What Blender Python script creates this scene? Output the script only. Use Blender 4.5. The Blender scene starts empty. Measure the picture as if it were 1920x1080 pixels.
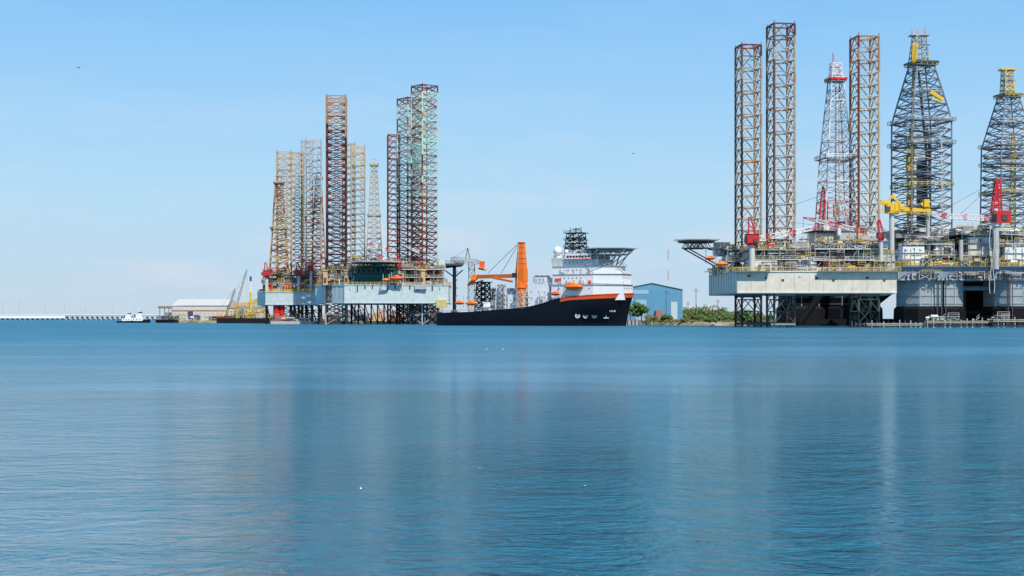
import bpy, math, random
from mathutils import Vector, Matrix
R = random.Random(7)
F = 2667.0; H = 3.4
def U(px, py, D):
    return Vector(((px-960)/F*D, D, H+(597-py)/F*D))
def X(px, D): return (px-960)/F*D
def Z(py, D): return H+(597-py)/F*D

# ---------------------------------------------------------------- materials
MATS = {}
def M(name, col, rough=.5, metal=0.0, var=.18, rust=0.0, rustcol=(.13,.05,.025), streak=.2, nscale=.5, rs=.9, spec=.4):
    m = bpy.data.materials.new(name); m.use_nodes = True
    nt = m.node_tree; N = nt.nodes; L = nt.links
    b = N['Principled BSDF']; b.inputs['Roughness'].default_value = rough; b.inputs['Metallic'].default_value = metal
    b.inputs['Specular IOR Level'].default_value = spec
    tc = N.new('ShaderNodeTexCoord')
    n = N.new('ShaderNodeTexNoise'); n.inputs['Scale'].default_value = nscale; n.inputs['Detail'].default_value = 5
    L.new(tc.outputs['Object'], n.inputs['Vector'])
    mx = N.new('ShaderNodeMix'); mx.data_type = 'RGBA'
    mx.inputs[6].default_value = (*[c*(1-var*1.6) for c in col], 1)
    mx.inputs[7].default_value = (*[min(1, c*(1+var*1.2)) for c in col], 1)
    L.new(n.outputs['Fac'], mx.inputs[0])
    out = mx.outputs[2]
    if rust > 0:
        mp = N.new('ShaderNodeMapping'); mp.inputs['Scale'].default_value = (1, 1, streak)
        L.new(tc.outputs['Object'], mp.inputs['Vector'])
        n2 = N.new('ShaderNodeTexNoise'); n2.inputs['Scale'].default_value = rs; n2.inputs['Detail'].default_value = 8
        n2.inputs['Roughness'].default_value = .68
        L.new(mp.outputs[0], n2.inputs['Vector'])
        r = N.new('ShaderNodeValToRGB')
        t = .72-rust*.4
        r.color_ramp.elements[0].position = t; r.color_ramp.elements[0].color = (0,0,0,1)
        r.color_ramp.elements[1].position = t+.13; r.color_ramp.elements[1].color = (.85,.85,.85,1)
        L.new(n2.outputs['Fac'], r.inputs[0])
        m2 = N.new('ShaderNodeMix'); m2.data_type = 'RGBA'
        L.new(r.outputs[0], m2.inputs[0]); L.new(out, m2.inputs[6]); m2.inputs[7].default_value = (*rustcol, 1)
        out = m2.outputs[2]
    L.new(out, b.inputs['Base Color'])
    MATS[name] = m
M('cream_hull', (.68,.62,.51), .55, rust=.27, rustcol=(.42,.26,.13), streak=.10, rs=.45)
M('grey_hull', (.34,.39,.41), .55, rust=.22, rustcol=(.22,.14,.09), streak=.12, rs=.5)
M('pale_hull', (.53,.60,.59), .55, rust=.22, rustcol=(.34,.21,.12), streak=.10, rs=.5)
M('blue_hull', (.20,.27,.33), .55, rust=.15, streak=.15)
M('white', (.78,.78,.75), .45, var=.08, rust=.10, rustcol=(.35,.22,.14))
M('white_clean', (.82,.82,.81), .4, var=.05)
M('offwhite', (.60,.58,.52), .5, rust=.2, rustcol=(.28,.17,.1))
M('grey', (.25,.26,.27), .5, rust=.22)
M('lgrey', (.46,.46,.45), .5, rust=.22, rustcol=(.25,.14,.08))
M('dgrey', (.065,.067,.073), .6, rust=.1)
M('black', (.010,.011,.014), .6, var=.3, spec=.2)
M('shipblack', (.005,.006,.013), .45, var=.3, spec=.2)
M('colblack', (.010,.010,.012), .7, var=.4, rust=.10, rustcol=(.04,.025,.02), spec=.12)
M('rust', (.19,.048,.027), .75, var=.4, rust=.25, rustcol=(.34,.15,.08))
M('rust_dark', (.060,.018,.013), .75, var=.4)
M('rust_tan', (.46,.24,.12), .75, var=.3, rust=.28, rustcol=(.15,.06,.03), streak=.5)
M('tan', (.57,.41,.24), .7, var=.25, rust=.25, rustcol=(.24,.11,.05), streak=.5)
M('steel_tan', (.48,.37,.26), .6, var=.3, rust=.35, rustcol=(.16,.075,.04), streak=.5)
M('brown', (.14,.07,.042), .7, var=.35, rust=.2, rustcol=(.4,.27,.16), streak=.5)
M('mint', (.50,.68,.54), .6, var=.2, rust=.25, rustcol=(.25,.12,.08), streak=.5)
M('yellow', (.78,.50,.03), .45, var=.15, rust=.08)
M('palegold', (.58,.48,.20), .5, var=.2)
M('red', (.62,.02,.022), .45, var=.15)
M('pinkred', (.55,.16,.14), .5, var=.2)
M('orange', (.85,.19,.012), .42, var=.1)
M('oranger', (.82,.10,.015), .4, var=.1)
M('teal', (.012,.10,.09), .5, var=.3)
M('bluesteel', (.075,.095,.125), .5, var=.3, rust=.2, rustcol=(.12,.06,.04))
M('derrick_steel', (.17,.18,.20), .5, var=.3, rust=.2, rustcol=(.12,.06,.04))
M('glass', (.015,.022,.03), .12, var=.2)
M('pane', (.12,.15,.18), .2, var=.2)
M('concrete', (.40,.38,.35), .85, var=.25)
M('bridge_white', (.82,.83,.83), .8, var=.05)
M('wood', (.45,.40,.34), .9, var=.4, rust=.2, rustcol=(.12,.09,.07))
M('darkwood', (.07,.06,.05), .9, var=.4)
M('blue_wall', (.11,.31,.48), .5, var=.08)
M('blue_pale', (.30,.47,.60), .5, var=.06)
M('roof_pale', (.50,.58,.63), .5, var=.06)
M('shed_wall', (.60,.56,.50), .6, var=.1, rust=.15, rustcol=(.36,.25,.2))
M('shed_roof', (.36,.30,.27), .7, var=.2, rust=.5, rustcol=(.24,.15,.11), streak=1, rs=.1)
M('brick', (.36,.17,.12), .9, var=.15)
M('blue', (.03,.10,.35), .5)
M('feather', (.75,.75,.75), .8, var=.1)
M('darkfeather', (.08,.08,.09), .8, var=.1)
M('bark', (.10,.075,.05), .9)

# ---------------------------------------------------------------- builders
class Part:
    def __init__(s): s.v=[]; s.f=[]; s.m=[]; s.names=[]; s.smooth=[]
    def mi(s, n):
        if n not in s.names: s.names.append(n)
        return s.names.index(n)
    def add(s, vs, fs, mat, sm=False):
        o = len(s.v); k = s.mi(mat)
        s.v.extend(vs)
        for f in fs:
            s.f.append(tuple(i+o for i in f)); s.m.append(k); s.smooth.append(sm)
    def box(s, x0,x1,y0,y1,z0,z1,mat):
        s.add([Vector(p) for p in ((x0,y0,z0),(x1,y0,z0),(x1,y1,z0),(x0,y1,z0),(x0,y0,z1),(x1,y0,z1),(x1,y1,z1),(x0,y1,z1))],
              [(0,3,2,1),(4,5,6,7),(0,1,5,4),(1,2,6,5),(2,3,7,6),(3,0,4,7)], mat)
    def obox(s, cx,cy,z0,z1,sx,sy,ang,mat,top=1.0):
        c,n = math.cos(ang), math.sin(ang)
        def w(a,b,z): return Vector((cx+a*c-b*n, cy+a*n+b*c, z))
        hx,hy = sx/2, sy/2
        s.add([w(-hx,-hy,z0),w(hx,-hy,z0),w(hx,hy,z0),w(-hx,hy,z0),w(-hx*top,-hy*top,z1),w(hx*top,-hy*top,z1),w(hx*top,hy*top,z1),w(-hx*top,hy*top,z1)],
              [(0,3,2,1),(4,5,6,7),(0,1,5,4),(1,2,6,5),(2,3,7,6),(3,0,4,7)], mat)
    def beam(s, p, q, w, mat, h=None):
        p=Vector(p); q=Vector(q); d=q-p
        if d.length<1e-4: return
        d.normalize()
        up = Vector((0,0,1)) if abs(d.z)<.95 else Vector((0,1,0))
        a = d.cross(up).normalized()*(w/2); b = a.cross(d).normalized()*((h or w)/2)
        s.add([p-a-b,p+a-b,p+a+b,p-a+b,q-a-b,q+a-b,q+a+b,q-a+b],
              [(0,3,2,1),(4,5,6,7),(0,1,5,4),(1,2,6,5),(2,3,7,6),(3,0,4,7)], mat)
    def cyl(s, p, q, r, mat, n=10, r2=None):
        p=Vector(p); q=Vector(q); d=(q-p).normalized()
        up = Vector((0,0,1)) if abs(d.z)<.95 else Vector((0,1,0))
        a = d.cross(up).normalized(); b = a.cross(d).normalized()
        r2 = r if r2 is None else r2
        vs=[]
        for i in range(n):
            t=2*math.pi*i/n; e=a*math.cos(t)+b*math.sin(t)
            vs += [p+e*r, q+e*r2]
        s.add(vs, [(2*i,2*i+1,(2*i+3)%(2*n),(2*i+2)%(2*n)) for i in range(n)], mat, True)
        s.add([vs[2*i].copy() for i in range(n)], [tuple(range(n))], mat)
        s.add([vs[2*i+1].copy() for i in range(n)], [tuple(range(n))[::-1]], mat)
    def ball(s, c, rx, ry, rz, mat, n=12, k=8, ang=0):
        vs=[]; fs=[]; ca,sa=math.cos(ang),math.sin(ang)
        for j in range(k+1):
            ph=math.pi*j/k
            for i in range(n):
                t=2*math.pi*i/n
                a=rx*math.sin(ph)*math.cos(t); b=ry*math.sin(ph)*math.sin(t)
                vs.append(Vector((c[0]+a*ca-b*sa, c[1]+a*sa+b*ca, c[2]+rz*math.cos(ph))))
        for j in range(k):
            for i in range(n):
                fs.append((j*n+i,(j+1)*n+i,(j+1)*n+(i+1)%n,j*n+(i+1)%n))
        s.add(vs, fs, mat, True)
    def prism(s, poly, z0, z1, mat, top=None, scale=1.0):
        n=len(poly); cx=sum(p[0] for p in poly)/n; cy=sum(p[1] for p in poly)/n
        vs=[Vector((p[0],p[1],z0)) for p in poly]+[Vector((cx+(p[0]-cx)*scale,cy+(p[1]-cy)*scale,z1)) for p in poly]
        s.add(vs, [(i,(i+1)%n,n+(i+1)%n,n+i) for i in range(n)], mat)
        s.add([v.copy() for v in vs[:n]], [tuple(range(n))[::-1]], mat)
        s.add([v.copy() for v in vs[n:]], [tuple(range(n))], top or mat)

class Thing:
    def __init__(s, name, origin): s.name=name; s.o=Vector(origin); s.parts={}
    def p(s, n):
        if n not in s.parts: s.parts[n]=Part()
        return s.parts[n]
    def build(s, single=False):
        e=None
        if not single:
            e=bpy.data.objects.new(s.name, None); e.location=s.o; e.empty_display_size=2
            bpy.context.scene.collection.objects.link(e)
        for n,p in s.parts.items():
            if not p.v: continue
            me=bpy.data.meshes.new(n); me.from_pydata([tuple(v-s.o) for v in p.v],[],p.f)
            for k in p.names: me.materials.append(MATS[k])
            me.polygons.foreach_set('material_index', p.m)
            me.polygons.foreach_set('use_smooth', p.smooth)
            me.update()
            ob=bpy.data.objects.new(s.name if single else n, me)
            bpy.context.scene.collection.objects.link(ob)
            if single: ob.location=s.o
            else: ob.parent=e
        return e

def lattice(P, prof, cx, cy, ang, bay, chord, brace, mf, style='X', nb=None):
    z0=prof[0][0]; z1=prof[-1][0]
    n=nb or max(1,int(round((z1-z0)/bay)))
    def width(z):
        for (a,wa),(b,wb) in zip(prof,prof[1:]):
            if z<=b+1e-6: return wa+(wb-wa)*(z-a)/(b-a)
        return prof[-1][1]
    def cor(z):
        w=width(z)/2; c,s=math.cos(ang),math.sin(ang)
        return [Vector((cx+a*w*c-b*w*s, cy+a*w*s+b*w*c, z)) for a,b in ((-1,-1),(1,-1),(1,1),(-1,1))]
    lv=[cor(z0+(z1-z0)*i/n) for i in range(n+1)]
    for i in range(n):
        A,B=lv[i],lv[i+1]; fr=(i+.5)/n
        for j in range(4):
            k=(j+1)%4
            P.cyl(A[j],B[j],chord/2,mf('c',fr,j),6)
            P.beam(B[j],B[k],brace,mf('h',fr,j))
            if style=='X':
                P.beam(A[j],B[k],brace*.8,mf('d',fr,j)); P.beam(A[k],B[j],brace*.8,mf('d',fr,j))
            elif style=='K':
                m=(B[j]+B[k])/2
                P.beam(A[j],m,brace*.85,mf('d',fr,j)); P.beam(A[k],m,brace*.85,mf('d',fr,j))
            elif style=='Z':
                if i%2: P.beam(A[j],B[k],brace*.9,mf('d',fr,j))
                else: P.beam(A[k],B[j],brace*.9,mf('d',fr,j))
        if i%2==0:
            ms=[(B[j]+B[(j+1)%4])/2 for j in range(4)]
            for j in range(4): P.beam(ms[j],ms[(j+1)%4],brace*.7,mf('d',fr,0))
    return lv

def rail(P, p, q, mat='palegold', h=1.2, w=.13):
    p=Vector(p); q=Vector(q); u=Vector((0,0,1))
    L=(q-p).length; n=max(1,int(L/2.4))
    P.beam(p+u*h,q+u*h,w,mat); P.beam(p+u*h*.5,q+u*h*.5,w*.8,mat)
    for i in range(n+1):
        a=p.lerp(q,i/n); P.beam(a,a+u*h,w,mat)

def boom(P, p, q, w0, w1, n, mats, ch=.22):
    p=Vector(p); q=Vector(q); d=(q-p).normalized()
    up=Vector((0,0,1)) if abs(d.z)<.9 else Vector((0,1,0))
    a=d.cross(up).normalized(); b=a.cross(d).normalized()
    def sec(t):
        w=(w0+(w1-w0)*t)/2*min(1,.3+6*min(t,1-t)); c=p.lerp(q,t)
        return [c-a*w-b*w,c+a*w-b*w,c+a*w+b*w,c-a*w+b*w]
    S=[sec(i/n) for i in range(n+1)]
    for i in range(n):
        m=mats[(i*len(mats)*3//n)%len(mats)] if len(mats)>1 else mats[0]
        for j in range(4):
            k=(j+1)%4
            P.beam(S[i][j],S[i+1][j],ch,m)
            if i%2: P.beam(S[i][j],S[i+1][k],ch*.6,m)
            else: P.beam(S[i][k],S[i+1][j],ch*.6,m)
            P.beam(S[i+1][j],S[i+1][k],ch*.6,m)

def house(P, cx,cy,z0,z1,sx,sy,ang,mat,rows=1,win=True,roofrail=None):
    P.obox(cx,cy,z0-.05,z1,sx,sy,ang,mat)
    P.obox(cx,cy,z1,z1+.18,sx+.3,sy+.3,ang,'grey')
    c,s=math.cos(ang),math.sin(ang)
    def fr(a,off,z,w,h,m): P.obox(cx+a*c+(sy/2+off)*s, cy+a*s-(sy/2+off)*c, z-h/2, z+h/2, w,.1,ang,m)
    if win:
        n=max(1,int(sx/2.6))
        for r in range(rows):
            zc=z0+(z1-z0)*(r+.58)/rows
            for i in range(n):
                a=-sx/2+(i+.5)*sx/n; k=R.random()
                if k<.38: fr(a,0,zc,.55,.55,'pane')
                elif k<.5: fr(a,.02,zc-.3,.8,1.7,R.choice(('grey','lgrey','bluesteel')))
                elif k<.62: fr(a,.35,zc,1.1,.9,R.choice(('white','lgrey','offwhite')))
            if r: P.obox(cx,cy,z0+(z1-z0)*r/rows-.1,z0+(z1-z0)*r/rows+.06,sx+.9,sy+.9,ang,R.choice(('grey','lgrey')))
        for i in range(3):
            a=R.uniform(-.45,.45)*sx
            P.beam((cx+a*c+(sy/2+.2)*s, cy+a*s-(sy/2+.2)*c,z0),(cx+a*c+(sy/2+.2)*s, cy+a*s-(sy/2+.2)*c,z1+R.uniform(-1,1.5)),.22,R.choice(('lgrey','palegold','grey')))
        n=max(1,int(sy/3))
        for r in range(rows):
            zc=z0+(z1-z0)*(r+.58)/rows
            for i in range(n):
                b=-sy/2+(i+.5)*sy/n
                P.obox(cx-(sx/2)*c-b*s, cy-(sx/2)*s+b*c, zc-.3, zc+.3, .08,.6,ang,'pane')
    if roofrail:
        cs=[(cx+a*sx/2*c-b*sy/2*s, cy+a*sx/2*s+b*sy/2*c, z1+.18) for a,b in ((-1,-1),(1,-1),(1,1),(-1,1))]
        for j in range(4): rail(P,cs[j],cs[(j+1)%4],roofrail)

def clutter(P, x0,x1,y0,y1,zb,hmax,n,pal,seed,big=1.0):
    r=random.Random(seed)
    for i in range(n):
        x=r.uniform(x0,x1); y=r.uniform(y0,y1); k=r.random(); m=r.choice(pal)
        h=hmax*r.uniform(.25,1)
        a=r.choice((0,.03,-.05))
        if k<.26:
            sx=r.uniform(1.2,4.2)*big; sy=r.uniform(1.5,4)*big
            P.obox(x,y,zb-.05,zb+h*.75,sx,sy,a,m)
            P.obox(x,y,zb+h*.75,zb+h*.75+.15,sx+.2,sy+.2,a,r.choice(pal))
            for q in range(r.randint(2,5)):
                P.obox(x+r.uniform(-.4,.4)*sx,y-sy/2,zb+h*r.uniform(.1,.4),zb+h*r.uniform(.4,.7),r.uniform(.3,.8),.12+.04*q,a,r.choice(('dgrey','glass','grey',m)))
        elif k<.36:
            rr=r.uniform(.4,1.1)*big; L=r.uniform(2,6)*big
            z=zb+rr+.4+r.uniform(0,.5)*h
            P.cyl((x-L/2,y,z),(x+L/2,y,z),rr,m,10)
            P.beam((x-L/3,y,zb),(x-L/3,y,z),.3,'grey'); P.beam((x+L/3,y,zb),(x+L/3,y,z),.3,'grey')
        elif k<.46:
            P.cyl((x,y,zb),(x,y,zb+h*.8),r.uniform(.3,1.1)*big,m,10)
        elif k<.66:
            for q in range(r.randint(3,7)):
                z=zb+r.uniform(.3,1)*h; L=r.uniform(2,9); xx=x+r.uniform(-2,2)
                P.beam((xx-L/2,y,z),(xx+L/2,y,z),r.uniform(.12,.35),r.choice(pal))
                P.beam((xx+L/2,y,z),(xx+L/2,y,zb),r.uniform(.12,.35),r.choice(pal))
        elif k<.82:
            sx=r.uniform(2,5); sy=r.uniform(2,4)
            for a1 in (-1,1):
                for b1 in (-1,1):
                    P.beam((x+a1*sx/2,y+b1*sy/2,zb),(x+a1*sx/2,y+b1*sy/2,zb+h),.22,m)
            P.beam((x-sx/2,y-sy/2,zb),(x+sx/2,y-sy/2,zb+h),.16,m); P.beam((x+sx/2,y-sy/2,zb),(x-sx/2,y-sy/2,zb+h),.16,m)
            P.box(x-sx/2-.3,x+sx/2+.3,y-sy/2-.3,y+sy/2+.3,zb+h,zb+h+.2,r.choice(('grey','dgrey','lgrey')))
            rail(P,(x-sx/2,y-sy/2-.3,zb+h+.2),(x+sx/2,y-sy/2-.3,zb+h+.2),r.choice(('palegold','yellow','lgrey')))
        elif k<.92:
            L=h*1.1
            P.beam((x,y,zb),(x+L,y,zb+h),.9,r.choice(('palegold','lgrey','yellow')),.15)
            P.beam((x,y-.4,zb+1),(x+L,y-.4,zb+h+1),.12,'palegold')
        else:
            P.beam((x,y,zb),(x,y,zb+h*1.7),.18,'lgrey'); P.box(x-.4,x+.4,y-.2,y+.2,zb+h*1.7,zb+h*1.7+.3,'white')

def decks(P, x0,x1,y0,y1,zs,pal,seed,colm='grey',railm='palegold',dens=.35):
    r=random.Random(seed)
    for i,z in enumerate(zs):
        a=x0+r.uniform(0,2.)+i*.6; b=x1-r.uniform(0,2.)-i*.6
        P.box(a,b,y0+.1*i,y1,z-.25,z,'dgrey' if i%2 else 'grey')
        P.box(a,b,y0+.1*i-.1,y0+.1*i+.1,z-.4,z+.02,r.choice(('lgrey','grey','offwhite')))
        rail(P,(a,y0+.1*i,z),(b,y0+.1*i,z),railm); rail(P,(a,y0,z),(a,y1,z),railm)
        zn=zs[i+1] if i+1<len(zs) else z+4
        xx=a+1
        while xx<b-3:
            w=r.uniform(2.5,7); w=min(w,b-xx-.5)
            if i+1<len(zs) or r.random()<.35:
                P.box(xx,xx+w-.2,y0+3+r.uniform(0,4),y1-1,z-.03,z+(zn-z)*r.uniform(.55,.9),r.choice(pal+['dgrey','grey','grey','dgrey']))
            xx+=w+r.uniform(0,1.5)
        clutter(P,a+1,b-1,y0+1.2,y0+5,z,(zn-z)*.9,int((b-a)*dens*1.6)+1,pal,seed*13+i,.7)
        clutter(P,a+2,b-2,y0+5,y1-2,z,(zn-z)*1.0,int((b-a)*dens*.6)+1,pal,seed*17+i)
    n=max(1,int((x1-x0)/6))
    for i in range(n+1):
        xx=x0+2+(x1-x0-4)*i/n
        P.beam((xx,y0+.6,zs[0]-.3),(xx,y0+.6,zs[-1]),.4,colm)
        if i<n and i%2==0:
            x2=x0+2+(x1-x0-4)*(i+1)/n
            P.beam((xx,y0+.6,zs[0]),(x2,y0+.6,zs[-1]),.25,colm)

def hullribs(P, p, q, z0, z1, mat, step=4.5, w=.22):
    p=Vector((p[0],p[1],0)); q=Vector((q[0],q[1],0)); L=(q-p).length; n=int(L/step)
    for i in range(n+1):
        a=p.lerp(q,i/n); P.beam((a.x,a.y,z0+.1),(a.x,a.y,z1-.1),w,mat)
    P.beam((p.x,p.y,z1-.15),(q.x,q.y,z1-.15),.5,mat); P.beam((p.x,p.y,z0+.3),(q.x,q.y,z0+.3),.4,mat)

def lifeboat(P, c, L, ang, mat='orange'):
    P.ball(c, L/2, L*.17, L*.16, mat, 14, 8, ang)
    P.ball((c[0],c[1],c[2]+L*.10), L*.28, L*.13, L*.13, mat, 10, 6, ang)
    P.obox(c[0],c[1],c[2]-.05,c[2]+.1,L*.98,L*.35,ang,'oranger')
    d=Vector((math.cos(ang),math.sin(ang),0))
    for s in (-1,1):
        b=Vector(c)+d*s*L*.38
        P.beam(b+Vector((0,2,-2)),b+Vector((0,2,3.2)),.3,'lgrey'); P.beam(b+Vector((0,2,3.2)),b+Vector((0,0,3.2)),.3,'lgrey'); P.beam(b+Vector((0,0,3.2)),b,.12,'lgrey')

def pedestal_crane(T, name, base, h, col, tip, w=2.2, mats=('white','red'), bh=7, cab=4.5):
    P=T.p(name); x,y,z=base
    P.cyl((x,y,z),(x,y,z+h),cab*.24,'offwhite',12)
    P.cyl((x,y,z+h),(x,y,z+h+.8),cab*.4,col,12)
    P.obox(x,y,z+h+.8,z+h+.8+cab*.7,cab,cab*.9,.1,col)
    P.obox(x+cab*.2,y-cab*.5,z+h+1,z+h+2.4,cab*.3,.4,.1,'dgrey')
    P.obox(x-cab*.5,y-cab*.3,z+h+1.2,z+h+3,cab*.3,cab*.35,.1,'glass')
    P.obox(x,y,z+h+.8+cab*.7,z+h+1+cab*.7,cab*1.05,cab,.1,'dgrey')
    rail(P,(x-cab/2,y-cab/2,z+h+1+cab*.7),(x+cab/2,y-cab/2,z+h+1+cab*.7),col,1.0,.16)
    t=Vector((x,y,z+h+.8+cab*.7)); top=t+Vector((-.8,0,bh*.8))
    for a in (-1,1):
        P.beam(t+Vector((a*cab*.3,-1,0)),top+Vector((a*.3,-.6,0)),.3,col); P.beam(t+Vector((a*cab*.3,1,0)),top+Vector((a*.3,.6,0)),.3,col)
        P.beam(t+Vector((-cab*.2,a,bh*.35)),t+Vector((cab*.2,a,bh*.35)),.22,col)
    P.beam(top-Vector((.6,0,0)),top+Vector((.6,0,0)),.5,col)
    s=Vector((x,y-.5,z+h+2))
    boom(P,s,tip,w,w*.5,max(8,int((Vector(tip)-s).length/2.4)),mats,.25)
    P.beam(top,tip,.1,'dgrey')
    P.beam(tip,Vector(tip)-Vector((0,0,5)),.1,'dgrey'); P.box(tip[0]-.4,tip[0]+.4,tip[1]-.3,tip[1]+.3,tip[2]-6.2,tip[2]-5,'yellow')

def helideck(P, cx,cy,z,r,ang,matd='dgrey',truss='bluesteel',base=None,h=3.2):
    poly=[(cx+r*math.cos(ang+math.pi/8+i*math.pi/4), cy+r*math.sin(ang+math.pi/8+i*math.pi/4)) for i in range(8)]
    P.prism(poly,z-.45,z,matd)
    po=[(cx+(r+1.3)*math.cos(ang+math.pi/8+i*math.pi/4), cy+(r+1.3)*math.sin(ang+math.pi/8+i*math.pi/4)) for i in range(8)]
    for i in range(8):
        a=poly[i];b=poly[(i+1)%8];c=po[i];d=po[(i+1)%8]
        P.beam((*c,z+.15),(*d,z+.15),.18,'lgrey')
        for k in range(5):
            t=k/5
            P.beam((a[0]+(b[0]-a[0])*t,a[1]+(b[1]-a[1])*t,z-.2),(c[0]+(d[0]-c[0])*t,c[1]+(d[1]-c[1])*t,z+.15),.12,'lgrey')
    for k in range(-2,3):
        yy=cy+k*r*.4; half=r*.9*math.sqrt(max(.1,1-(k*.4)**2))
        n=8
        P.beam((cx-half,yy,z-.9),(cx+half,yy,z-.9),.25,truss)
        P.beam((cx-half*.8,yy,z-h),(cx+half*.8,yy,z-h),.25,truss)
        for i in range(n):
            xa=cx-half*.8+1.6*half*i/n; xb=cx-half*.8+1.6*half*(i+1)/n
            za,zb=(z-.9,z-h) if i%2 else (z-h,z-.9)
            P.beam((xa,yy,za),(xb,yy,zb),.2,truss)

def derrick(T, name, cx,cy,ang,prof,bay,mat,chord=.5,brace=.25,plats=(),crown='red',inner=None,style='X'):
    P=T.p(name)
    lattice(P,prof,cx,cy,ang,bay,chord,brace,mat if callable(mat) else (lambda k,f,j:mat),style)
    c,s=math.cos(ang),math.sin(ang)
    for z,w,m in plats:
        for a,b,sx,sy in ((0,-1,w,1.4),(0,1,w,1.4),(-1,0,1.4,w-2.8),(1,0,1.4,w-2.8)):
            ox,oy=a*(w/2-.7),b*(w/2-.7)
            P.obox(cx+ox*c-oy*s,cy+ox*s+oy*c,z-.2,z,sx,sy,ang,'grey')
        cs=[(cx+a*w/2*c-b*w/2*s, cy+a*w/2*s+b*w/2*c, z) for a,b in ((-1,-1),(1,-1),(1,1),(-1,1))]
        for j in range(4): rail(P,cs[j],cs[(j+1)%4],m,1.4,.2)
    zt,wt=prof[-1]
    P.obox(cx,cy,zt,zt+.6,wt*1.5,wt*1.5,ang,crown)
    for j in (-1,1):
        P.beam((cx+j*wt*.4,cy,zt),(cx+j*wt*.25,cy,zt+wt*1.1),.3,crown)
    P.beam((cx-wt*.5,cy,zt+wt*1.1),(cx+wt*.5,cy,zt+wt*1.1),.4,crown)
    return P

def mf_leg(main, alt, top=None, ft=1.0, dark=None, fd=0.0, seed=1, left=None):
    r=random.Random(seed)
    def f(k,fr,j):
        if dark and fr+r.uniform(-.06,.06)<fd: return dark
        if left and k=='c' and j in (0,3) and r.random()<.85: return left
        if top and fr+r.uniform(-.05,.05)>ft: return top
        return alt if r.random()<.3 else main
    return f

def jackleg(T, name, pxc, D, topy, side, ang, mf, bay=4.2, chord=.8, brace=.38, style='K'):
    P=T.p(name); cx=X(pxc,D); z1=Z(topy,D)
    lattice(P,[(-3,side),(z1,side)],cx,D,ang,bay,chord,brace,mf,style)
    c,s=math.cos(ang),math.sin(ang)
    cs=[(cx+a*side/2*c-b*side/2*s, D+a*side/2*s+b*side/2*c, z1) for a,b in ((-1,-1),(1,-1),(1,1),(-1,1))]
    for j in range(4): P.beam(cs[j],cs[(j+1)%4],.5,mf('h',1,0))
    for cc in cs: P.beam(cc,(cc[0],cc[1],z1+1.2),.2,'rust_dark')
    return cx

# ================================================================ RIG A (right jack-up)
A=Thing('jackup_drilling_rig',(X(1530,555),555,0))
h=A.p('hull')
zb,zt=Z(550,530),Z(508,530)
fl=(X(1382,530),530); fr=(X(1681,530),530); br=(X(1660,588),588); bl=(X(1330,588),588)
h.prism([fl,fr,br,bl],zb,zt,'cream_hull','grey')
hullribs(h,(fl[0],fl[1]-.06),(fr[0],fr[1]-.06),zb,zt,'cream_hull',5.2,.16)
hullribs(h,fl,bl,zb,zt,'grey_hull',5,.3)  # side ribs greyed: shade of this face put into their colour
for i in range(9):
    x=fl[0]+4+i*6.3
    h.box(x,x+.9,529.8,530.1,zt-2.2-(i%3)*.8,zt-1.4-(i%3)*.8,R.choice(('dgrey','rust','offwhite')))
for a,b in ((fl,fr),(fl,bl),(bl,br)): rail(h,(*a,zt),(*b,zt),'palegold',1.3,.16)
h.box(fl[0]-2,fl[0]+12,527.5,530,zt-.3,zt,'grey'); rail(h,(fl[0]-2,527.6,zt),(fl[0]+12,527.6,zt),'yellow',1.3,.18)
h.box(fl[0]+30,fr[0]+1,527.8,530,zt-.3,zt,'grey'); rail(h,(fl[0]+30,527.9,zt),(fr[0]+1,527.9,zt),'yellow',1.3,.18)
jackleg(A,'leg_1',1403,577,87,8.1,.16,mf_leg('steel_tan','rust_tan','rust',.95,'dgrey',.10,4,'brown'),4.6,.9,.36,'K')  # lowest bays of all three legs dark grey: hull's shadow painted in
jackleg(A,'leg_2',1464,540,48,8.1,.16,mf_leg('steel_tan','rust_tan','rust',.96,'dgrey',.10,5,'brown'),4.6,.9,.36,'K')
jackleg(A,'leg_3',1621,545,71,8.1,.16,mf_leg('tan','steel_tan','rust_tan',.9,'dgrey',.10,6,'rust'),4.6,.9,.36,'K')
for pxc,D in ((1403,577),(1464,540),(1621,545)):
    cx=X(pxc,D); j=A.p('jack_house')
    for a in (-1,1):
        for b in (-1,1):
            j.obox(cx+a*4.6,D+b*4.6,zt-.1,zt+7,1.8,1.8,.16,R.choice(('lgrey','offwhite','tan')))
            j.obox(cx+a*4.6,D+b*4.6-1.0,zt+1,zt+3,1.2,.3,.16,'dgrey'); j.obox(cx+a*4.6,D+b*4.6-1.0,zt+4,zt+5,.9,.3,.16,'rust')
            j.obox(cx+a*4.6,D+b*4.6,zt+7,zt+7.3,2.6,2.6,.16,'palegold')
    for z in (zt+3.5,zt+6.8):
        for a in (-1,1):
            j.beam((cx-6,D+a*6,z),(cx+6,D+a*6,z),.4,'offwhite'); j.beam((cx+a*6,D-6,z),(cx+a*6,D+6,z),.4,'offwhite')
    j.beam((cx-6,D-6.2,zt),(cx+6,D-6.2,zt+6.8),.3,'grey'); j.beam((cx+6,D-6.2,zt),(cx-6,D-6.2,zt+6.8),.3,'grey')
    rail(j,(cx-6,D-6.3,zt+7),(cx+6,D-6.3,zt+7),'palegold',1.2,.18)
palA=['white','white','offwhite','lgrey','grey','lgrey','dgrey','tan','yellow','rust','rust_tan','bluesteel','offwhite','red','tan','brown','lgrey','dgrey','white']
q=A.p('deck_modules')
decks(q,X(1345,575),X(1440,560),560,584,[zt+.3,zt+5,zt+9.5],palA,11)
decks(q,X(1395,533),X(1530,533),533,556,[zt+.2,zt+4.6,zt+8.2],palA,12,dens=.6)
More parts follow.
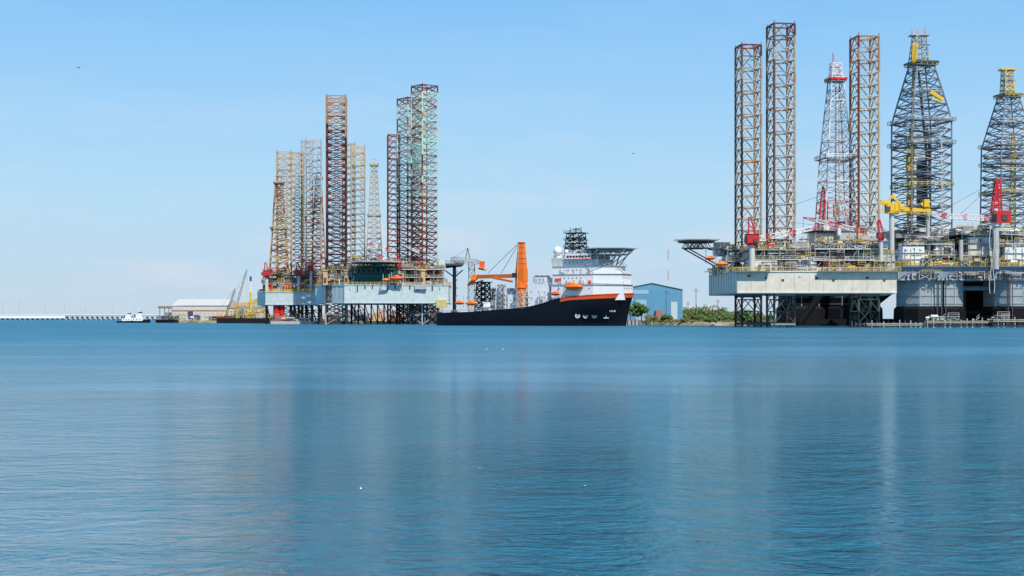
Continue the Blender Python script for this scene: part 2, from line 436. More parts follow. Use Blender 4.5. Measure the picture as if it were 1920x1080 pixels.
decks(q,X(1520,533),X(1676,533),534,560,[zt+.2,zt+4.4,zt+8.6],palA,13,dens=.6,railm='lgrey')
clutter(q,X(1335,580),X(1390,560),555,582,zt,5,16,palA,14)
clutter(q,X(1390,533),X(1670,533),531.5,536,zt,3.6,62,palA,15,.5)
clutter(q,X(1480,540),X(1530,540),538,548,zt+4,9,16,palA,18,.6)
house(q,X(1430,533),536,zt,zt+4.2,11,6,0,'cream_hull',1)
house(q,X(1506,534),538,zt,zt+5.5,10,7,0,'white',2,roofrail='yellow')
house(q,X(1660,534),538,zt+1,zt+6.5,7.5,7,0,'lgrey',2,roofrail='yellow')
c=A.p('drill_floor'); D0=541
z3=Z(465,D0); z4=Z(433,D0)
c.box(X(1524,D0),X(1648,D0),D0,D0+16,z3,z3+.9,'dgrey')
house(c,X(1604,D0),D0+4,z3+.9,z4,15,8,0,'lgrey',1)
house(c,X(1545,D0),D0+5,z3+.9,z4-1,9,8,0,'offwhite',1)
c.box(X(1524,D0),X(1648,D0),D0-.5,D0+17,z4,z4+.4,'grey')
rail(c,(X(1524,D0),D0-.4,z4+.4),(X(1648,D0),D0-.4,z4+.4),'lgrey')
rail(c,(X(1524,D0),D0-.4,z3+.9),(X(1648,D0),D0-.4,z3+.9),'yellow')
for px in (1530,1560,1590,1620,1642):
    c.beam((X(px,D0),D0+1,zt),(X(px,D0),D0+1,z3),.7,'lgrey')
for a,b in ((1530,1560),(1560,1590),(1590,1620)):
    c.beam((X(a,D0),D0+1,zt),(X(b,D0),D0+1,z3),.35,'palegold'); c.beam((X(b,D0),D0+1,zt),(X(a,D0),D0+1,z3),.35,'grey')
c.box(X(1540,D0),X(1640,D0),D0+4,D0+14,zt+9,z3,'dgrey')
c.cyl((X(1572,D0),D0-.8,z4-2),(X(1572,D0),D0-.8,z4+2),.8,'white',10)
clutter(c,X(1530,D0),X(1645,D0),D0+1,D0+14,z4+.4,3.6,22,['white','lgrey','grey','red','blue','yellow','lgrey'],16,.7)
cxd=X(1568,548)
def md(k,f,j):
    q=R.random()
    if f<.22: return 'pinkred' if q<.5 else 'offwhite'
    return 'white' if q<.28 else ('pinkred' if q<.42 else ('lgrey' if q<.8 else 'grey'))
dk=derrick(A,'derrick',cxd,549,.12,[(z4,12.4),(Z(300,548),9.6),(Z(150,548),4.6)],3.9,md,.5,.23,
   plats=((Z(298,548),12.5,'white'),(Z(152,548),6.5,'white')),crown='red',style='X')
lattice(dk,[(Z(150,548),4.2),(Z(118,548),3.4)],cxd,549,.12,2.4,.35,.2,lambda k,f,j:'white','X')
dk.obox(cxd,549,Z(152,548),Z(141,548),3.2,3.2,.1,'red'); dk.beam((cxd-1,549,Z(120,548)),(cxd-1,549,Z(98,548)),.35,'red')
for k in range(3): dk.beam((cxd-2+2*k,549,Z(118,548)),(cxd-2+2*k,549,Z(110,548)),.2,'lgrey')
dk.beam((cxd,549,z4),(cxd,549,Z(160,548)),.5,'rust_tan'); dk.beam((cxd+1.3,549,z4),(cxd+1.3,549,Z(160,548)),.3,'tan')
dk.box(cxd-.8,cxd+.8,548,550,z4+6,z4+11,'tan')
for px,t in ((1541,350),(1547,375)):
    boom(dk,(X(px-2,546),546,z4),(X(px+3,546),546,Z(t,546)),2.0,1.0,9,['red'],.28)
boom(dk,(X(1592,546),546,z4),(X(1570,546),546,Z(330,546)),1.2,1,12,['white'],.2)
pedestal_crane(A,'crane_1',(X(1410,532),532,zt),Z(456,532)-zt-.8,'red',(X(1545,540),540,Z(424,540)),2.0,('white','red','white'),8,4.6)
pedestal_crane(A,'crane_2',(X(1652,532),532,zt),Z(446,532)-zt-1,'red',(X(1500,546),540,Z(410,546)),1.8,('white','red'),6,2.8)
A.p('crane_2').beam(U(1490,384,546),U(1600,345,546),.13,'dgrey')
hd=A.p('helideck')
helideck(hd,X(1305,575),574,Z(451,575),8.2,0,'dgrey','dgrey')
for dy in (-5,5):
    hd.beam((X(1285,575),574+dy,Z(466,575)),(X(1352,577),574+dy,Z(505,577)),.5,'dgrey'); hd.beam((X(1330,575),574+dy,Z(466,575)),(X(1352,577),574+dy,Z(470,577)),.6,'bluesteel')
house(hd,X(1353,575),575,Z(480,575),Z(456,575),5.5,8,0,'lgrey',2)
lifeboat(A.p('lifeboat_1'),(X(1353,552),552,Z(495,552)),5.2,0)
lifeboat(A.p('lifeboat_2'),(X(1327,575),568,Z(484,568)),4.2,.3,'oranger')
ft=A.p('leg_guides')
for pxc,D in ((1403,577),(1464,540),(1621,545)):
    cx=X(pxc,D)
    for a in (-1,1):
        ft.beam((cx-4.6,D+a*4.5,1.2),(cx+4.6,D+a*4.5,1.2),.7,'grey'); ft.beam((cx-4.6,D+a*4.5,zb-.4),(cx+4.6,D+a*4.5,zb-.4),.8,'grey')
A.build()

# ================================================================ RIG B (semisubmersible)
B=Thing('semisubmersible_drilling_rig',(X(1800,620),620,0))
DB=600
h=B.p('deck_box')
zb=Z(526,DB); zt=Z(500,DB)
x0=X(1684,DB); x1=X(2040,DB)
h.box(x0,x1,DB,DB+65,zb,zt,'blue_hull')
h.box(x0-2,x1+2,DB-1.5,DB+66,zt,zt+.4,'grey')
hullribs(h,(x0,DB-.05),(x1,DB-.05),zb,zt,'lgrey',6,.25)
rail(h,(x0-2,DB-1.4,zt+.4),(x1+2,DB-1.4,zt+.4),'yellow',1.3,.18)
clutter(h,x0,x1,DB-1.2,DB-.3,zb+.5,4.5,40,['lgrey','grey','bluesteel','dgrey','offwhite','rust'],35,.35)
col=B.p('columns')
def column(px0,px1,D,mat='blue_hull',dep=24):
    a,b=X(px0,D),X(px1,D); cx=(a+b)/2; w=(b-a)
    def octo(s,ch=.18):
        hx,hy=w/2*s,dep/2*s; c=w*ch*s
        return [(cx-hx+c,D+dep/2-hy),(cx+hx-c,D+dep/2-hy),(cx+hx,D+dep/2-hy+c),(cx+hx,D+dep/2+hy-c),(cx+hx-c,D+dep/2+hy),(cx-hx+c,D+dep/2+hy),(cx-hx,D+dep/2+hy-c),(cx-hx,D+dep/2-hy+c)]
    zm=Z(574,D)
    col.prism(octo(1.0),zm,zb+.3,mat)
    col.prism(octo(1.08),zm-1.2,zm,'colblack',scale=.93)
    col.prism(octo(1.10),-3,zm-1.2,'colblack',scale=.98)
    for k in range(3):
        zz=zm+1+k*(zb-zm-1)/3
        pts=octo(1.006)
        for i in range(8): col.beam((*pts[i],zz),(*pts[(i+1)%8],zz),.25,'grey')
    for k in range(4):
        xx=cx-w*.3+k*w*.2
        col.beam((xx,D-.15,zm),(xx,D-.15,zb),.3,'lgrey')
    col.beam((cx+w*.1,D-.3,0),(cx+w*.1,D-.3,zb),.5,'colblack',.3)
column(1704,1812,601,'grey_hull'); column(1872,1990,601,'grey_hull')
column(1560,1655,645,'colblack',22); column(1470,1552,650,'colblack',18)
for a,b in (((1600,600),(1690,530)),((1500,605),(1548,540))):
    col.cyl(U(a[0],a[1],625),U(b[0],b[1],625),1.6,'colblack',12)
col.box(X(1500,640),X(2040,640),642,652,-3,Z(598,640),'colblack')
col.box(X(1806,640),X(1890,640),636,640,-2,zb+.1,'colblack')  # dark sheet added for the shade in the gap, not a column
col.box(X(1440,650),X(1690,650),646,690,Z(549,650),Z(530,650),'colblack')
for z in (zb-3,6): col.cyl((X(1800,612),612,z),(X(1885,612),612,z),1.1,'blue_hull' if z>8 else 'colblack',12)
fen=B.p('fenders')
for px in (1757,1765,1773,1890,1898):
    fen.beam((X(px,599.5),599.4,1),(X(px,599.5),599.4,Z(520,600)),.35,'dgrey')
palB=['white','white','offwhite','lgrey','lgrey','grey','yellow','white','bluesteel','tan','bluesteel','dgrey','white','dgrey','red']
q=B.p('topside_modules')
decks(q,X(1690,DB),X(1800,DB),DB+1,DB+24,[zt+.4,zt+5.2,zt+9.8],palB,31,dens=.7)
decks(q,X(1800,DB),X(1935,DB),DB+3,DB+26,[zt+.4,zt+5,zt+10,zt+14],palB,32,dens=.7,railm='lgrey')
decks(q,X(1690,DB),X(2000,DB),DB+26,DB+50,[zt+.4,zt+8,zt+15],palB,33,dens=.35)
clutter(q,X(1690,DB),X(1940,DB),DB-1,DB+4,zt+.4,5,90,palB,34,.6)
house(q,X(1712,DB),DB+3,zt+.4,Z(462,DB),9,8,0,'white',3,roofrail='white')
house(q,X(1775,DB),DB+6,zt+4,Z(455,DB),8,8,0,'white',2,roofrail='yellow')
house(q,X(1842,DB),DB+7,zt+5,Z(444,DB),10,8,0,'offwhite',3,roofrail='white')
house(q,X(1905,DB),DB+4,zt+.4,Z(463,DB),9,8,0,'white',3,roofrail='white')
q.cyl((X(1801,DB),DB-.5,Z(490,DB)),(X(1801,DB),DB-.5,Z(450,DB)),.9,'lgrey',12)
q.box(X(1690,DB),X(1790,DB),DB+8,DB+24,Z(444,DB),Z(436,DB),'grey')
cxB=X(1730,612)
def mB(k,f,j):
    r=R.random()
    if k=='c': return 'derrick_steel' if r<.7 else 'grey'
    return 'bluesteel' if r<.5 else ('derrick_steel' if r<.84 else ('lgrey' if r<.93 else 'tan'))
zf=Z(436,612)
PB=derrick(B,'derrick',cxB,614,.2,[(zf,18.6),(Z(228,612),18.4),(Z(212,612),17.0),(Z(118,612),7.4)],3.6,mB,.75,.34,
  plats=((Z(272,612),21,'lgrey'),(Z(229,612),21,'lgrey'),(Z(350,612),19.5,'yellow'),(Z(122,612),10.5,'yellow'),(Z(175,612),13,'lgrey')),crown='bluesteel')
lattice(PB,[(Z(118,612),6.6),(Z(66,612),4.2)],cxB-1,614,.2,2.6,.45,.25,lambda k,f,j:R.choice(('lgrey','grey','palegold')),'X')
PB.obox(cxB-1,614,Z(66,612),Z(64,612),8,5,0,'lgrey'); rail(PB,(cxB-5,611.6,Z(64,612)),(cxB+3,611.6,Z(64,612)),'lgrey',1.6,.2)
PB.beam((cxB-4,614,Z(64,612)),(cxB-4,614,Z(54,612)),.25,'red'); PB.beam((cxB+1.5,614,Z(64,612)),(cxB+1.5,614,Z(52,612)),.25,'red')
for z,w in ((Z(272,612),18.4),(Z(250,612),18.4),(Z(229,612),18.2),(Z(330,612),18.4),(Z(390,612),18.4)):
    for b in (-1,1):
        PB.beam((cxB-w/2,614+b*w/2,z),(cxB+w/2,614+b*w/2,z),.8,'derrick_steel')
for a,b,w,m in (((1709,245),(1706,425),2.2,'yellow'),((1715,80),(1713,118),1.6,'yellow'),((1713,120),(1711,240),.7,'palegold'),((1738,240),(1742,425),1.3,'bluesteel'),((1722,130),(1738,300),.5,'dgrey')):
    dd=607.5 if m=='yellow' else 613
    boom(PB,U(a[0],a[1],dd),U(b[0],b[1],dd),w,w,12,[m],.38)
PB.box(X(1701,608),X(1712,608),608,610,Z(330,608),Z(290,608),'yellow')
PB.box(X(1702,608),X(1711,608),608,610,Z(400,608),Z(365,608),'rust_tan')
PB.beam(U(1744,172,604),U(1767,186,604),1.4,'yellow',1.4); PB.beam(U(1746,184,604),U(1768,192,604),1.0,'palegold',1.0)
PB.box(X(1722,615),X(1736,615),615,618,Z(425,615),Z(300,615),'dgrey')
for t in range(10):
    PB.beam(U(1770-6*(t%2)-t*.5,440-t*20,603),U(1776-12*((t+1)%2),420-t*20,603),.5,'lgrey')
y=B.p('yellow_crane')
y.cyl((X(1672,604),604,zt),(X(1672,604),604,Z(400,604)),1.1,'offwhite',12)
y.obox(X(1672,604),604,Z(400,604),Z(382,604),5,4,.1,'yellow')
y.beam(U(1650,378,604),U(1700,392,604),1.3,'yellow',1.6); y.beam(U(1695,392,604),U(1745,395,604),1.0,'yellow',1.4)
y.beam(U(1672,366,604),U(1690,385,604),.9,'yellow'); y.beam(U(1658,385,604),U(1676,364,604),.8,'yellow')
y.beam(U(1728,380,604),U(1742,398,604),1.1,'yellow',1.6); y.obox(X(1736,604),604,Z(388,604),Z(374,604),2.4,2.4,.1,'yellow')
y.obox(X(1662,604),602,Z(397,604),Z(388,604),2,1,.1,'dgrey')
rail(y,U(1650,400,602),U(1745,404,602),'yellow',1.5,.25)
for k in range(5): y.beam(U(1655+k*8,398,602),U(1655+k*8,380,602),.35,'yellow')
y.cyl((X(1740,604),604,zt),(X(1740,604),604,Z(398,604)),.8,'lgrey',10)
rc=B.p('red_crane'); Dc=598
rc.cyl((X(1867,Dc),Dc,Z(505,Dc)),(X(1867,Dc),Dc,Z(424,Dc)),1.3,'lgrey',14)
rc.cyl((X(1867,Dc),Dc,Z(424,Dc)),(X(1867,Dc),Dc,Z(418,Dc)),1.9,'white',14)
rc.obox(X(1876,Dc),Dc,Z(418,Dc),Z(396,Dc),7,5,0,'red'); rc.obox(X(1880,Dc),Dc-2.6,Z(414,Dc),Z(403,Dc),2.4,.4,0,'dgrey')
rc.obox(X(1860,Dc),Dc-2.6,Z(416,Dc),Z(402,Dc),2.0,1.2,0,'glass')
for a in (-1.6,1.6):
    rc.beam(U(1860,398,Dc)+Vector((0,a,0)),U(1868,338,Dc)+Vector((0,a,0)),.6,'red'); rc.beam(U(1876,396,Dc)+Vector((0,a,0)),U(1873,338,Dc)+Vector((0,a,0)),.6,'red')
    for k in range(5):
        rc.beam(U(1861+k,390-k*11,Dc)+Vector((0,a,0)),U(1875-k*.4,380-k*11,Dc)+Vector((0,a,0)),.35,'red')
        rc.beam(U(1875-k*.4,390-k*11,Dc)+Vector((0,a,0)),U(1861+k,384-k*11,Dc)+Vector((0,a,0)),.35,'red')
rc.beam(U(1865,338,Dc),U(1876,338,Dc),1.2,'red',.9)
boom(rc,U(1864,410,Dc),U(1748,404,Dc-4),2.4,1.5,22,['white','red','white','white'],.26)
rc.beam(U(1870,338,Dc),U(1752,402,Dc-4),.12,'dgrey'); rc.beam(U(1870,338,Dc),U(1800,402,Dc-2),.12,'dgrey')
for k in range(2):
    pts=[U(1857+k*6+math.sin(t*.9)*2*(1 if k else -1),430+t*12,Dc-2) for t in range(11)]
    for a,b in zip(pts,pts[1:]): rc.beam(a,b,.22,'offwhite')
B.build()

C=Thing('semisubmersible_drilling_rig',(X(1960,690),690,0))
h=C.p('deck_box'); D2=680
h.box(X(1850,D2),X(2120,D2),D2,D2+55,Z(520,D2),Z(488,D2),'grey_hull')
for p0,p1 in ((1860,1930),(2020,2100)):
    for dd in (0,38):
        C.p('columns').obox(X((p0+p1)/2,D2),D2+9+dd,-3,Z(520,D2),17,17,0,'colblack')
decks(C.p('topside_modules'),X(1850,D2),X(2000,D2),D2+1,D2+26,[Z(488,D2)+.1,Z(466,D2),Z(446,D2)],palB,51,dens=.4)
cxC=X(1907,D2)
PC=derrick(C,'derrick',cxC,D2+12,.2,[(Z(440,D2),19),(Z(270,D2),18.2),(Z(256,D2),16.5),(Z(172,D2),6.8)],3.6,mB,.75,.38,
  plats=((Z(305,D2),20,'lgrey'),(Z(270,D2),20.5,'lgrey'),(Z(360,D2),20,'yellow'),(Z(176,D2),10,'yellow'),(Z(225,D2),13,'lgrey')),crown='bluesteel')
lattice(PC,[(Z(172,D2),5),(Z(124,D2),4)],cxC-.5,D2+12,.2,2.6,.5,.3,lambda k,f,j:R.choice(('palegold','yellow','grey')),'X')
PC.obox(cxC-.5,D2+12,Z(124,D2),Z(121,D2),7.5,5,0,'yellow')
for z in (305,288,270,360,330):
    for b in (-1,1): PC.beam((cxC-9,D2+12+b*9,Z(z,D2)),(cxC+9,D2+12+b*9,Z(z,D2)),.9,'derrick_steel')
boom(PC,U(1900,250,D2+10),U(1898,430,D2+10),2.0,2.0,12,['yellow'],.35)
C.build()

# ================================================================ RIG D (left front jack-up)
Dg=Thing('jackup_drilling_rig',(X(715,815),815,0))
h=Dg.p('hull')
zb=Z(569,795); zt=Z(534,795)
poly=[(X(592,812),812),(X(645,792),792),(X(842,797),797),(X(846,842),842),(X(604,848),848)]
h.prism(poly,zb,zt,'pale_hull','grey')
for i in range(3):
    a,b=poly[i],poly[i+1]; hullribs(h,(a[0],a[1]-.08),(b[0],b[1]-.08),zb,zt,'pale_hull',6,.2)
    rail(h,(a[0],a[1],zt),(b[0],b[1],zt),'palegold',1.4,.2)
h.box(X(818,796),X(838,796),794.5,797,zb-2.5,zb+2,'palegold'); h.box(X(778,796),X(800,796),794,797,zt-2.5,zt+.3,'lgrey')
for px in range(655,835,14): h.box(X(px,791.7),X(px+2,791.7),791.6+(px-645)*.025,792.2+(px-645)*.025,zt-R.uniform(2,4),zt-.2,R.choice(('rust','offwhite','dgrey')))
jackleg(Dg,'leg_1',631,806,182,10.6,.08,mf_leg('rust','rust_dark','rust_tan',.86,'rust_dark',.5,8),3.9,1.05,.48,'X')
def mD2(seed,fx):
    r=random.Random(seed)
    def f(k,fr,j):
        v=fr+r.uniform(-.14,.14)+(.12 if j in (1,2) else -.05)
        if fr>.97: return 'rust'
        if k=='c' and j in (1,): return 'mint' if fr>.12 else 'rust'
        if v>fx: return 'mint' if r.random()<.64 else r.choice(('rust_tan','rust','tan'))
        return 'rust' if r.random()<.7 else 'rust_dark'
    return f
jackleg(Dg,'leg_2',796,808,162,10.6,.68,mD2(9,.54),3.9,.9,.40,'X')
jackleg(Dg,'leg_3',769,838,186,10.8,.68,mD2(10,.58),3.9,.9,.38,'X')
for pxc,D,an in ((631,806,.08),(796,808,.68),(769,838,.68)):
    cx=X(pxc,D); j=Dg.p('jack_house')
    w=10.6
    for a in (-1,1):
        for b in (-1,1):
            c_,s_=math.cos(an),math.sin(an); ox,oy=a*w*.56,b*w*.56
            j.obox(cx+ox*c_-oy*s_,D+ox*s_+oy*c_,zt-.1,zt+8,2.6,2.6,an,R.choice(('offwhite','lgrey','tan')))
            j.obox(cx+ox*c_-oy*s_,D+ox*s_+oy*c_,zt+8,zt+8.4,3.6,3.6,an,'palegold')
            j.obox(cx+ox*c_-oy*s_,D+ox*s_+oy*c_-1.5,zt+1.5,zt+4,1.5,.4,an,'rust')
    lattice(Dg.p('leg_braces'),[(0,w+1),(zb,w+1)],cx,D,an,5.5,.8,.6,lambda k,f,j:R.choice(('lgrey','grey','dgrey')),'X')
ub=Dg.p('under_hull_frames')
for px in range(660,770,12):
    ub.beam((X(px,812),812,-2),(X(px,812),812,zb),.7,'colblack'); ub.beam((X(px,812),812,zb),(X(px+12,812),812,0),.4,'colblack')
palD=['offwhite','lgrey','grey','tan','rust_tan','rust','white','white','lgrey','teal','rust','tan','brown','red','oranger','dgrey']
q=Dg.p('deck_modules')
decks(q,X(600,806),X(665,800),800,830,[zt+.3,zt+5,zt+9],palD,61,dens=.5)
decks(q,X(735,800),X(838,800),800,830,[zt+.3,zt+4.5,zt+9],palD,62,dens=.55)
decks(q,X(655,806),X(770,806),812,838,[zt+.3,zt+6,zt+11],palD,63,dens=.4)
clutter(q,X(600,804),X(838,804),799,806,zt,6,80,palD,64,.7)
hd=Dg.p('helideck')
helideck(hd,X(703,800),800,Z(491,800),14.5,.0,'lgrey','teal',h=2.5)
t=Dg.p('substructure')
for px in range(660,742,9):
    t.beam(U(px,500,797),U(px,548,795),.7,'teal')
    t.beam(U(px,500,797),U(px+9,535,795),.5,'teal'); t.beam(U(px+9,500,797),U(px,535,795),.5,'teal')
t.beam(U(658,518,796),U(742,518,796),.9,'teal')
t.box(X(672,800),X(728,800),803,808,Z(540,800),Z(506,800),'dgrey')
clutter(t,X(664,800),X(735,800),798,801,zt,6,16,['teal','lgrey','rust_tan','offwhite','oranger','teal'],66,.5)
for px in range(662,745,8): t.beam(U(px,503,806),U(px+4,497,790),.5,'rust_tan')
lifeboat(Dg.p('lifeboat_1'),(X(744,792),791,Z(522,792)),8,0,'oranger'); lifeboat(Dg.p('lifeboat_2'),(X(724,790),789,Z(525,790)),4.5,.2)
boom(Dg.p('crane_boom'),U(735,470,802),U(690,455,802),2,1,16,['lgrey','red','white'],.3)
boom(Dg.p('crane_boom'),U(838,495,805),U(760,462,802),2,1,18,['white','lgrey'],.25)
pedestal_crane(Dg,'crane_2',(X(748,800),800,zt),Z(505,800)-zt,'red',(X(690,806),806,Z(470,806)),2,('white','red'),6,3.4)
Dg.build()

# ================================================================ RIG E (left jack-up)
E=Thing('jackup_drilling_rig',(X(540,875),875,0))
h=E.p('hull'); zb=Z(572,858); zt=Z(547,858)
poly=[(X(483,880),880),(X(497,858),858),(X(606,860),860),(X(615,900),900),(X(490,905),905)]
h.prism(poly,zb,zt,'pale_hull','grey')
for i in range(3):
    a,b=poly[i],poly[i+1]; hullribs(h,(a[0],a[1]-.08),(b[0],b[1]-.08),zb,zt,'pale_hull',6,.22); rail(h,(a[0],a[1],zt),(b[0],b[1],zt),'yellow',1.4,.2)
jackleg(E,'leg_1',533,872,286,8.6,.1,mf_leg('tan','rust_tan','tan',.9,'rust',.12,21),3.6,.85,.40,'X')
jackleg(E,'leg_2',557,896,287,7.2,.1,mf_leg('tan','palegold','tan',.9,'rust_tan',.2,22),3.6,.75,.36,'X')
jackleg(E,'leg_3',588,874,265,9.4,.1,mf_leg('steel_tan','rust','lgrey',.7,'rust',.3,23),3.8,.85,.42,'K')
jackleg(E,'leg_4',576,898,266,7.0,.1,mf_leg('lgrey','steel_tan','lgrey',.7,'rust',.3,24),3.8,.7,.36,'K')
derrick(E,'derrick',X(523,868),868,.1,[(Z(515,868),11.5),(Z(345,868),4.2)],3.6,mf_leg('tan','rust','rust_tan',.8,None,0,25),.6,.38,plats=((Z(345,868),6,'palegold'),(Z(430,868),10,'palegold')),crown='rust')
derrick(E,'derrick_2',X(596,885),888,.1,[(Z(515,885),9),(Z(335,885),3.6)],3.6,mf_leg('rust','rust_tan','rust',.8,None,0,26),.5,.32,plats=((Z(335,885),5,'palegold'),),crown='rust')
palE=['offwhite','lgrey','tan','yellow','palegold','white','rust','red','rust_tan','grey','yellow','red','orange']
q=E.p('deck_modules')
decks(q,X(488,866),X(605,866),864,894,[zt+.3,zt+5.5,zt+10.5],palE,71,dens=.55)
clutter(q,X(490,866),X(604,866),861,868,zt,8,60,palE,72,.8)
pedestal_crane(E,'crane_1',(X(500,860),860,zt),Z(520,860)-zt,'red',(X(545,862),862,Z(490,862)),1.8,('red','white'),6,4.5)
pedestal_crane(E,'crane_2',(X(560,860),860,zt),Z(518,860)-zt,'red',(X(604,862),862,Z(485,862)),1.8,('red',),6,4)
pedestal_crane(E,'crane_3',(X(583,861),861,zt),Z(508,860)-zt,'red',(X(560,864),864,Z(480,862)),1.6,('white','red'),5,3)
s=E.p('under_structure')
s.cyl((X(519,862),862,-2),(X(519,862),862,zb),2.2,'red',12); s.cyl((X(529,862),862,-2),(X(529,862),862,zb),1.6,'red',12)
for px in (500,545,552,560,575,585,598):
    s.beam((X(px,870),870,-2),(X(px,870),870,zb),1.4,'dgrey'); s.beam((X(px,870),870,zb),(X(px+9,870),870,0),.6,'dgrey')
E.build()

# ================================================================ RIG F (behind)
Fg=Thing('jackup_drilling_rig',(X(700,910),910,0))
h=Fg.p('hull'); zb=Z(571,895); zt=Z(546,895)
h.prism([(X(630,890),890),(X(800,890),890),(X(800,925),925),(X(640,925),925)],zb,zt,'grey_hull','grey')
jackleg(Fg,'leg_1',671,906,276,8.6,.12,mf_leg('steel_tan','lgrey','tan',.8,'rust',.3,41),3.8,.8,.4,'K')
jackleg(Fg,'leg_2',654,922,270,8.0,.12,mf_leg('tan','rust','tan',.8,'rust',.3,42),3.8,.7,.36,'K')
jackleg(Fg,'leg_3',738,915,254,7.4,.12,mf_leg('rust','rust_dark','rust',.8,'rust_dark',.3,43),3.8,.9,.4,'K')
derrick(Fg,'derrick',X(701,900),902,.1,[(Z(500,900),10.5),(Z(310,900),3.6)],3.6,mf_leg('tan','lgrey','tan',.8,None,0,44),.5,.3,plats=((Z(310,900),5.5,'palegold'),(Z(405,900),8.5,'palegold')),crown='palegold')
decks(Fg.p('deck_modules'),X(632,900),X(798,900),893,920,[zt+.3,zt+6,zt+12,zt+18],palD,73,dens=.4)
Fg.build()

# ================================================================ SHIP
S=Thing('offshore_construction_ship',(X(1010,668),668,0))
st=Vector((X(838,692),692,0)); bw=Vector((X(1189,640),640,0))
dr=(bw-st).normalized(); LS=(bw-st).length; sd=Vector((dr.y,-dr.x,0))
if sd.y>0: sd=-sd
angS=math.atan2(dr.y,dr.x)
def W(u,v,z): return Vector((st.x+dr.x*u+sd.x*v, st.y+dr.y*u+sd.y*v, z))
def ua(px,v=0):
    lo,hi=-20,LS+20
    for _ in range(40):
        m=(lo+hi)/2; w=W(m,v,0); p=960+w.x*F/w.y
        if p<px: lo=m
        else: hi=m
    return lo
def za(px,py,v=0):
    w=W(ua(px,v),v,0); return Z(py,w.y)
HB=10.5
prof=[(838,587),(900,585),(950,581),(1000,576),(1022,571),(1050,562),(1078,556),(1188,549)]
ups=[(ua(p,HB*.5)/LS, za(p,q_,HB*.5)) for p,q_ in prof]
def zdeck(t):
    if t<=ups[0][0]: return ups[0][1]
    for (a,za_),(b,zb_) in zip(ups,ups[1:]):
        if t<=b: return za_+(zb_-za_)*(t-a)/(b-a)
    return ups[-1][1]
hl=S.p('hull')
NT=60; lev=[(-2.5,.94,.955),(0,.97,.96),(.25,.985,.967),(.5,1,.975),(.75,1,.985),(.87,1,.993),(1,1,1)]
def shape(t,l):
    s0=.70 if l<3 else .83
    e=1.8 if l<3 else 2.3
    st_=min(1,.86+t*2)
    return st_*(1 if t<s0 else max(.0,1-((t-s0)/(1-s0))**e))
OT=.68
for sgn in (1,-1):
    G=[]
    for i in range(NT+1):
        t=i/NT; row=[]
        for l,(fz,bs,ul) in enumerate(lev):
            z=fz if l==0 else (0 if l==1 else zdeck(t)*fz)
            hb=HB*bs*shape(t,l if l<6 else 6)
            u=t*LS*ul
            row.append(W(u,sgn*max(hb,.05),z))
        G.append(row)
    nl=len(lev)
    vs=[v for r_ in G for v in r_]
    fb=[];fo=[]
    for i in range(NT):
        for l in range(nl-1):
            f=(i*nl+l,(i+1)*nl+l,(i+1)*nl+l+1,i*nl+l+1)
            if sgn<0: f=f[::-1]
            (fo if (l==nl-2 and i/NT>=OT) else fb).append(f)
    hl.add(vs,fb,'shipblack',True); hl.add([v.copy() for v in vs],fo,'oranger',False)
    for i in range(NT):
        hl.beam(G[i][-1],G[i+1][-1],.3,'oranger' if i/NT>=OT else 'shipblack')
tv=[]
for sgn in (-1,1):
    tv.append([W(0,sgn*HB*bs*.86*(1 if l>0 else .9), fz if l==0 else zdeck(0)*fz) for l,(fz,bs,_) in enumerate(lev)])
hl.add(tv[0]+tv[1][::-1],[tuple(range(2*len(lev)))],'shipblack')
dkv=[]
for i in range(NT+1):
    t=i/NT; hb=HB*shape(t,6)*.98; z=zdeck(t)-1.0
    dkv += [W(t*LS*.995,-hb,z),W(t*LS*.995,hb,z)]
hl.add(dkv,[(2*i,2*i+2,2*i+3,2*i+1) for i in range(NT)],'grey')
mk=S.p('hull_marks')
def side_pt(px,py,off=.12):
    best=None
    for k in range(0,400):
        t=k/400
        zd=zdeck(t)
        w=W(t*LS,HB,0); z=Z(py,w.y); fz=max(0.01,min(.99,z/zd))
        for l in range(1,6):
            if fz<=lev[l+1][0] or l==5:
                a=lev[l][0] if l>1 else 0; b=lev[l+1][0]; k2=(fz-a)/(b-a)
                hb=(HB*lev[l][1]*shape(t,l))*(1-k2)+(HB*lev[l+1][1]*shape(t,l+1))*k2
                ul=lev[l][2]*(1-k2)+lev[l+1][2]*k2
                break
        w=W(t*LS*ul,hb+off,z); p=960+w.x*F/w.y
        if best is None or abs(p-px)<best[0]: best=(abs(p-px),w,t)
    return best[1]
for px in (1083,1098,1114):
    c0=side_pt(px,592); c1=side_pt(px+2,592); tx=(c1-c0); tx.z=0; tx.normalize()
    n=16; r=1.0
    for i in range(n):
        a=2*math.pi*i/n; b=2*math.pi*(i+1)/n
        mk.beam(c0+tx*r*math.cos(a)+Vector((0,0,r*math.sin(a))),c0+tx*r*math.cos(b)+Vector((0,0,r*math.sin(b))),.32,'white')
    mk.beam(c0-tx*.7+Vector((0,0,-.7)),c0+tx*.7+Vector((0,0,.7)),.28,'white'); mk.beam(c0-tx*.7+Vector((0,0,.7)),c0+tx*.7+Vector((0,0,-.7)),.28,'white')
c0=side_pt(1137,592); c1=side_pt(1140,592); tx=(c1-c0).normalized()
mk.beam(c0+Vector((0,0,-1)),c0+Vector((0,0,1)),.3,'white'); mk.beam(c0-tx*1.2+Vector((0,0,-1)),c0+tx*1.2+Vector((0,0,-1)),.3,'white'); mk.beam(c0+Vector((0,0,1)),c0+tx*.9+Vector((0,0,1)),.3,'white')
for k in range(5):
    a=side_pt(1144+k*2.4,583); mk.beam(a+Vector((0,0,-.4)),a+Vector((0,0,.4)),.22,'white')
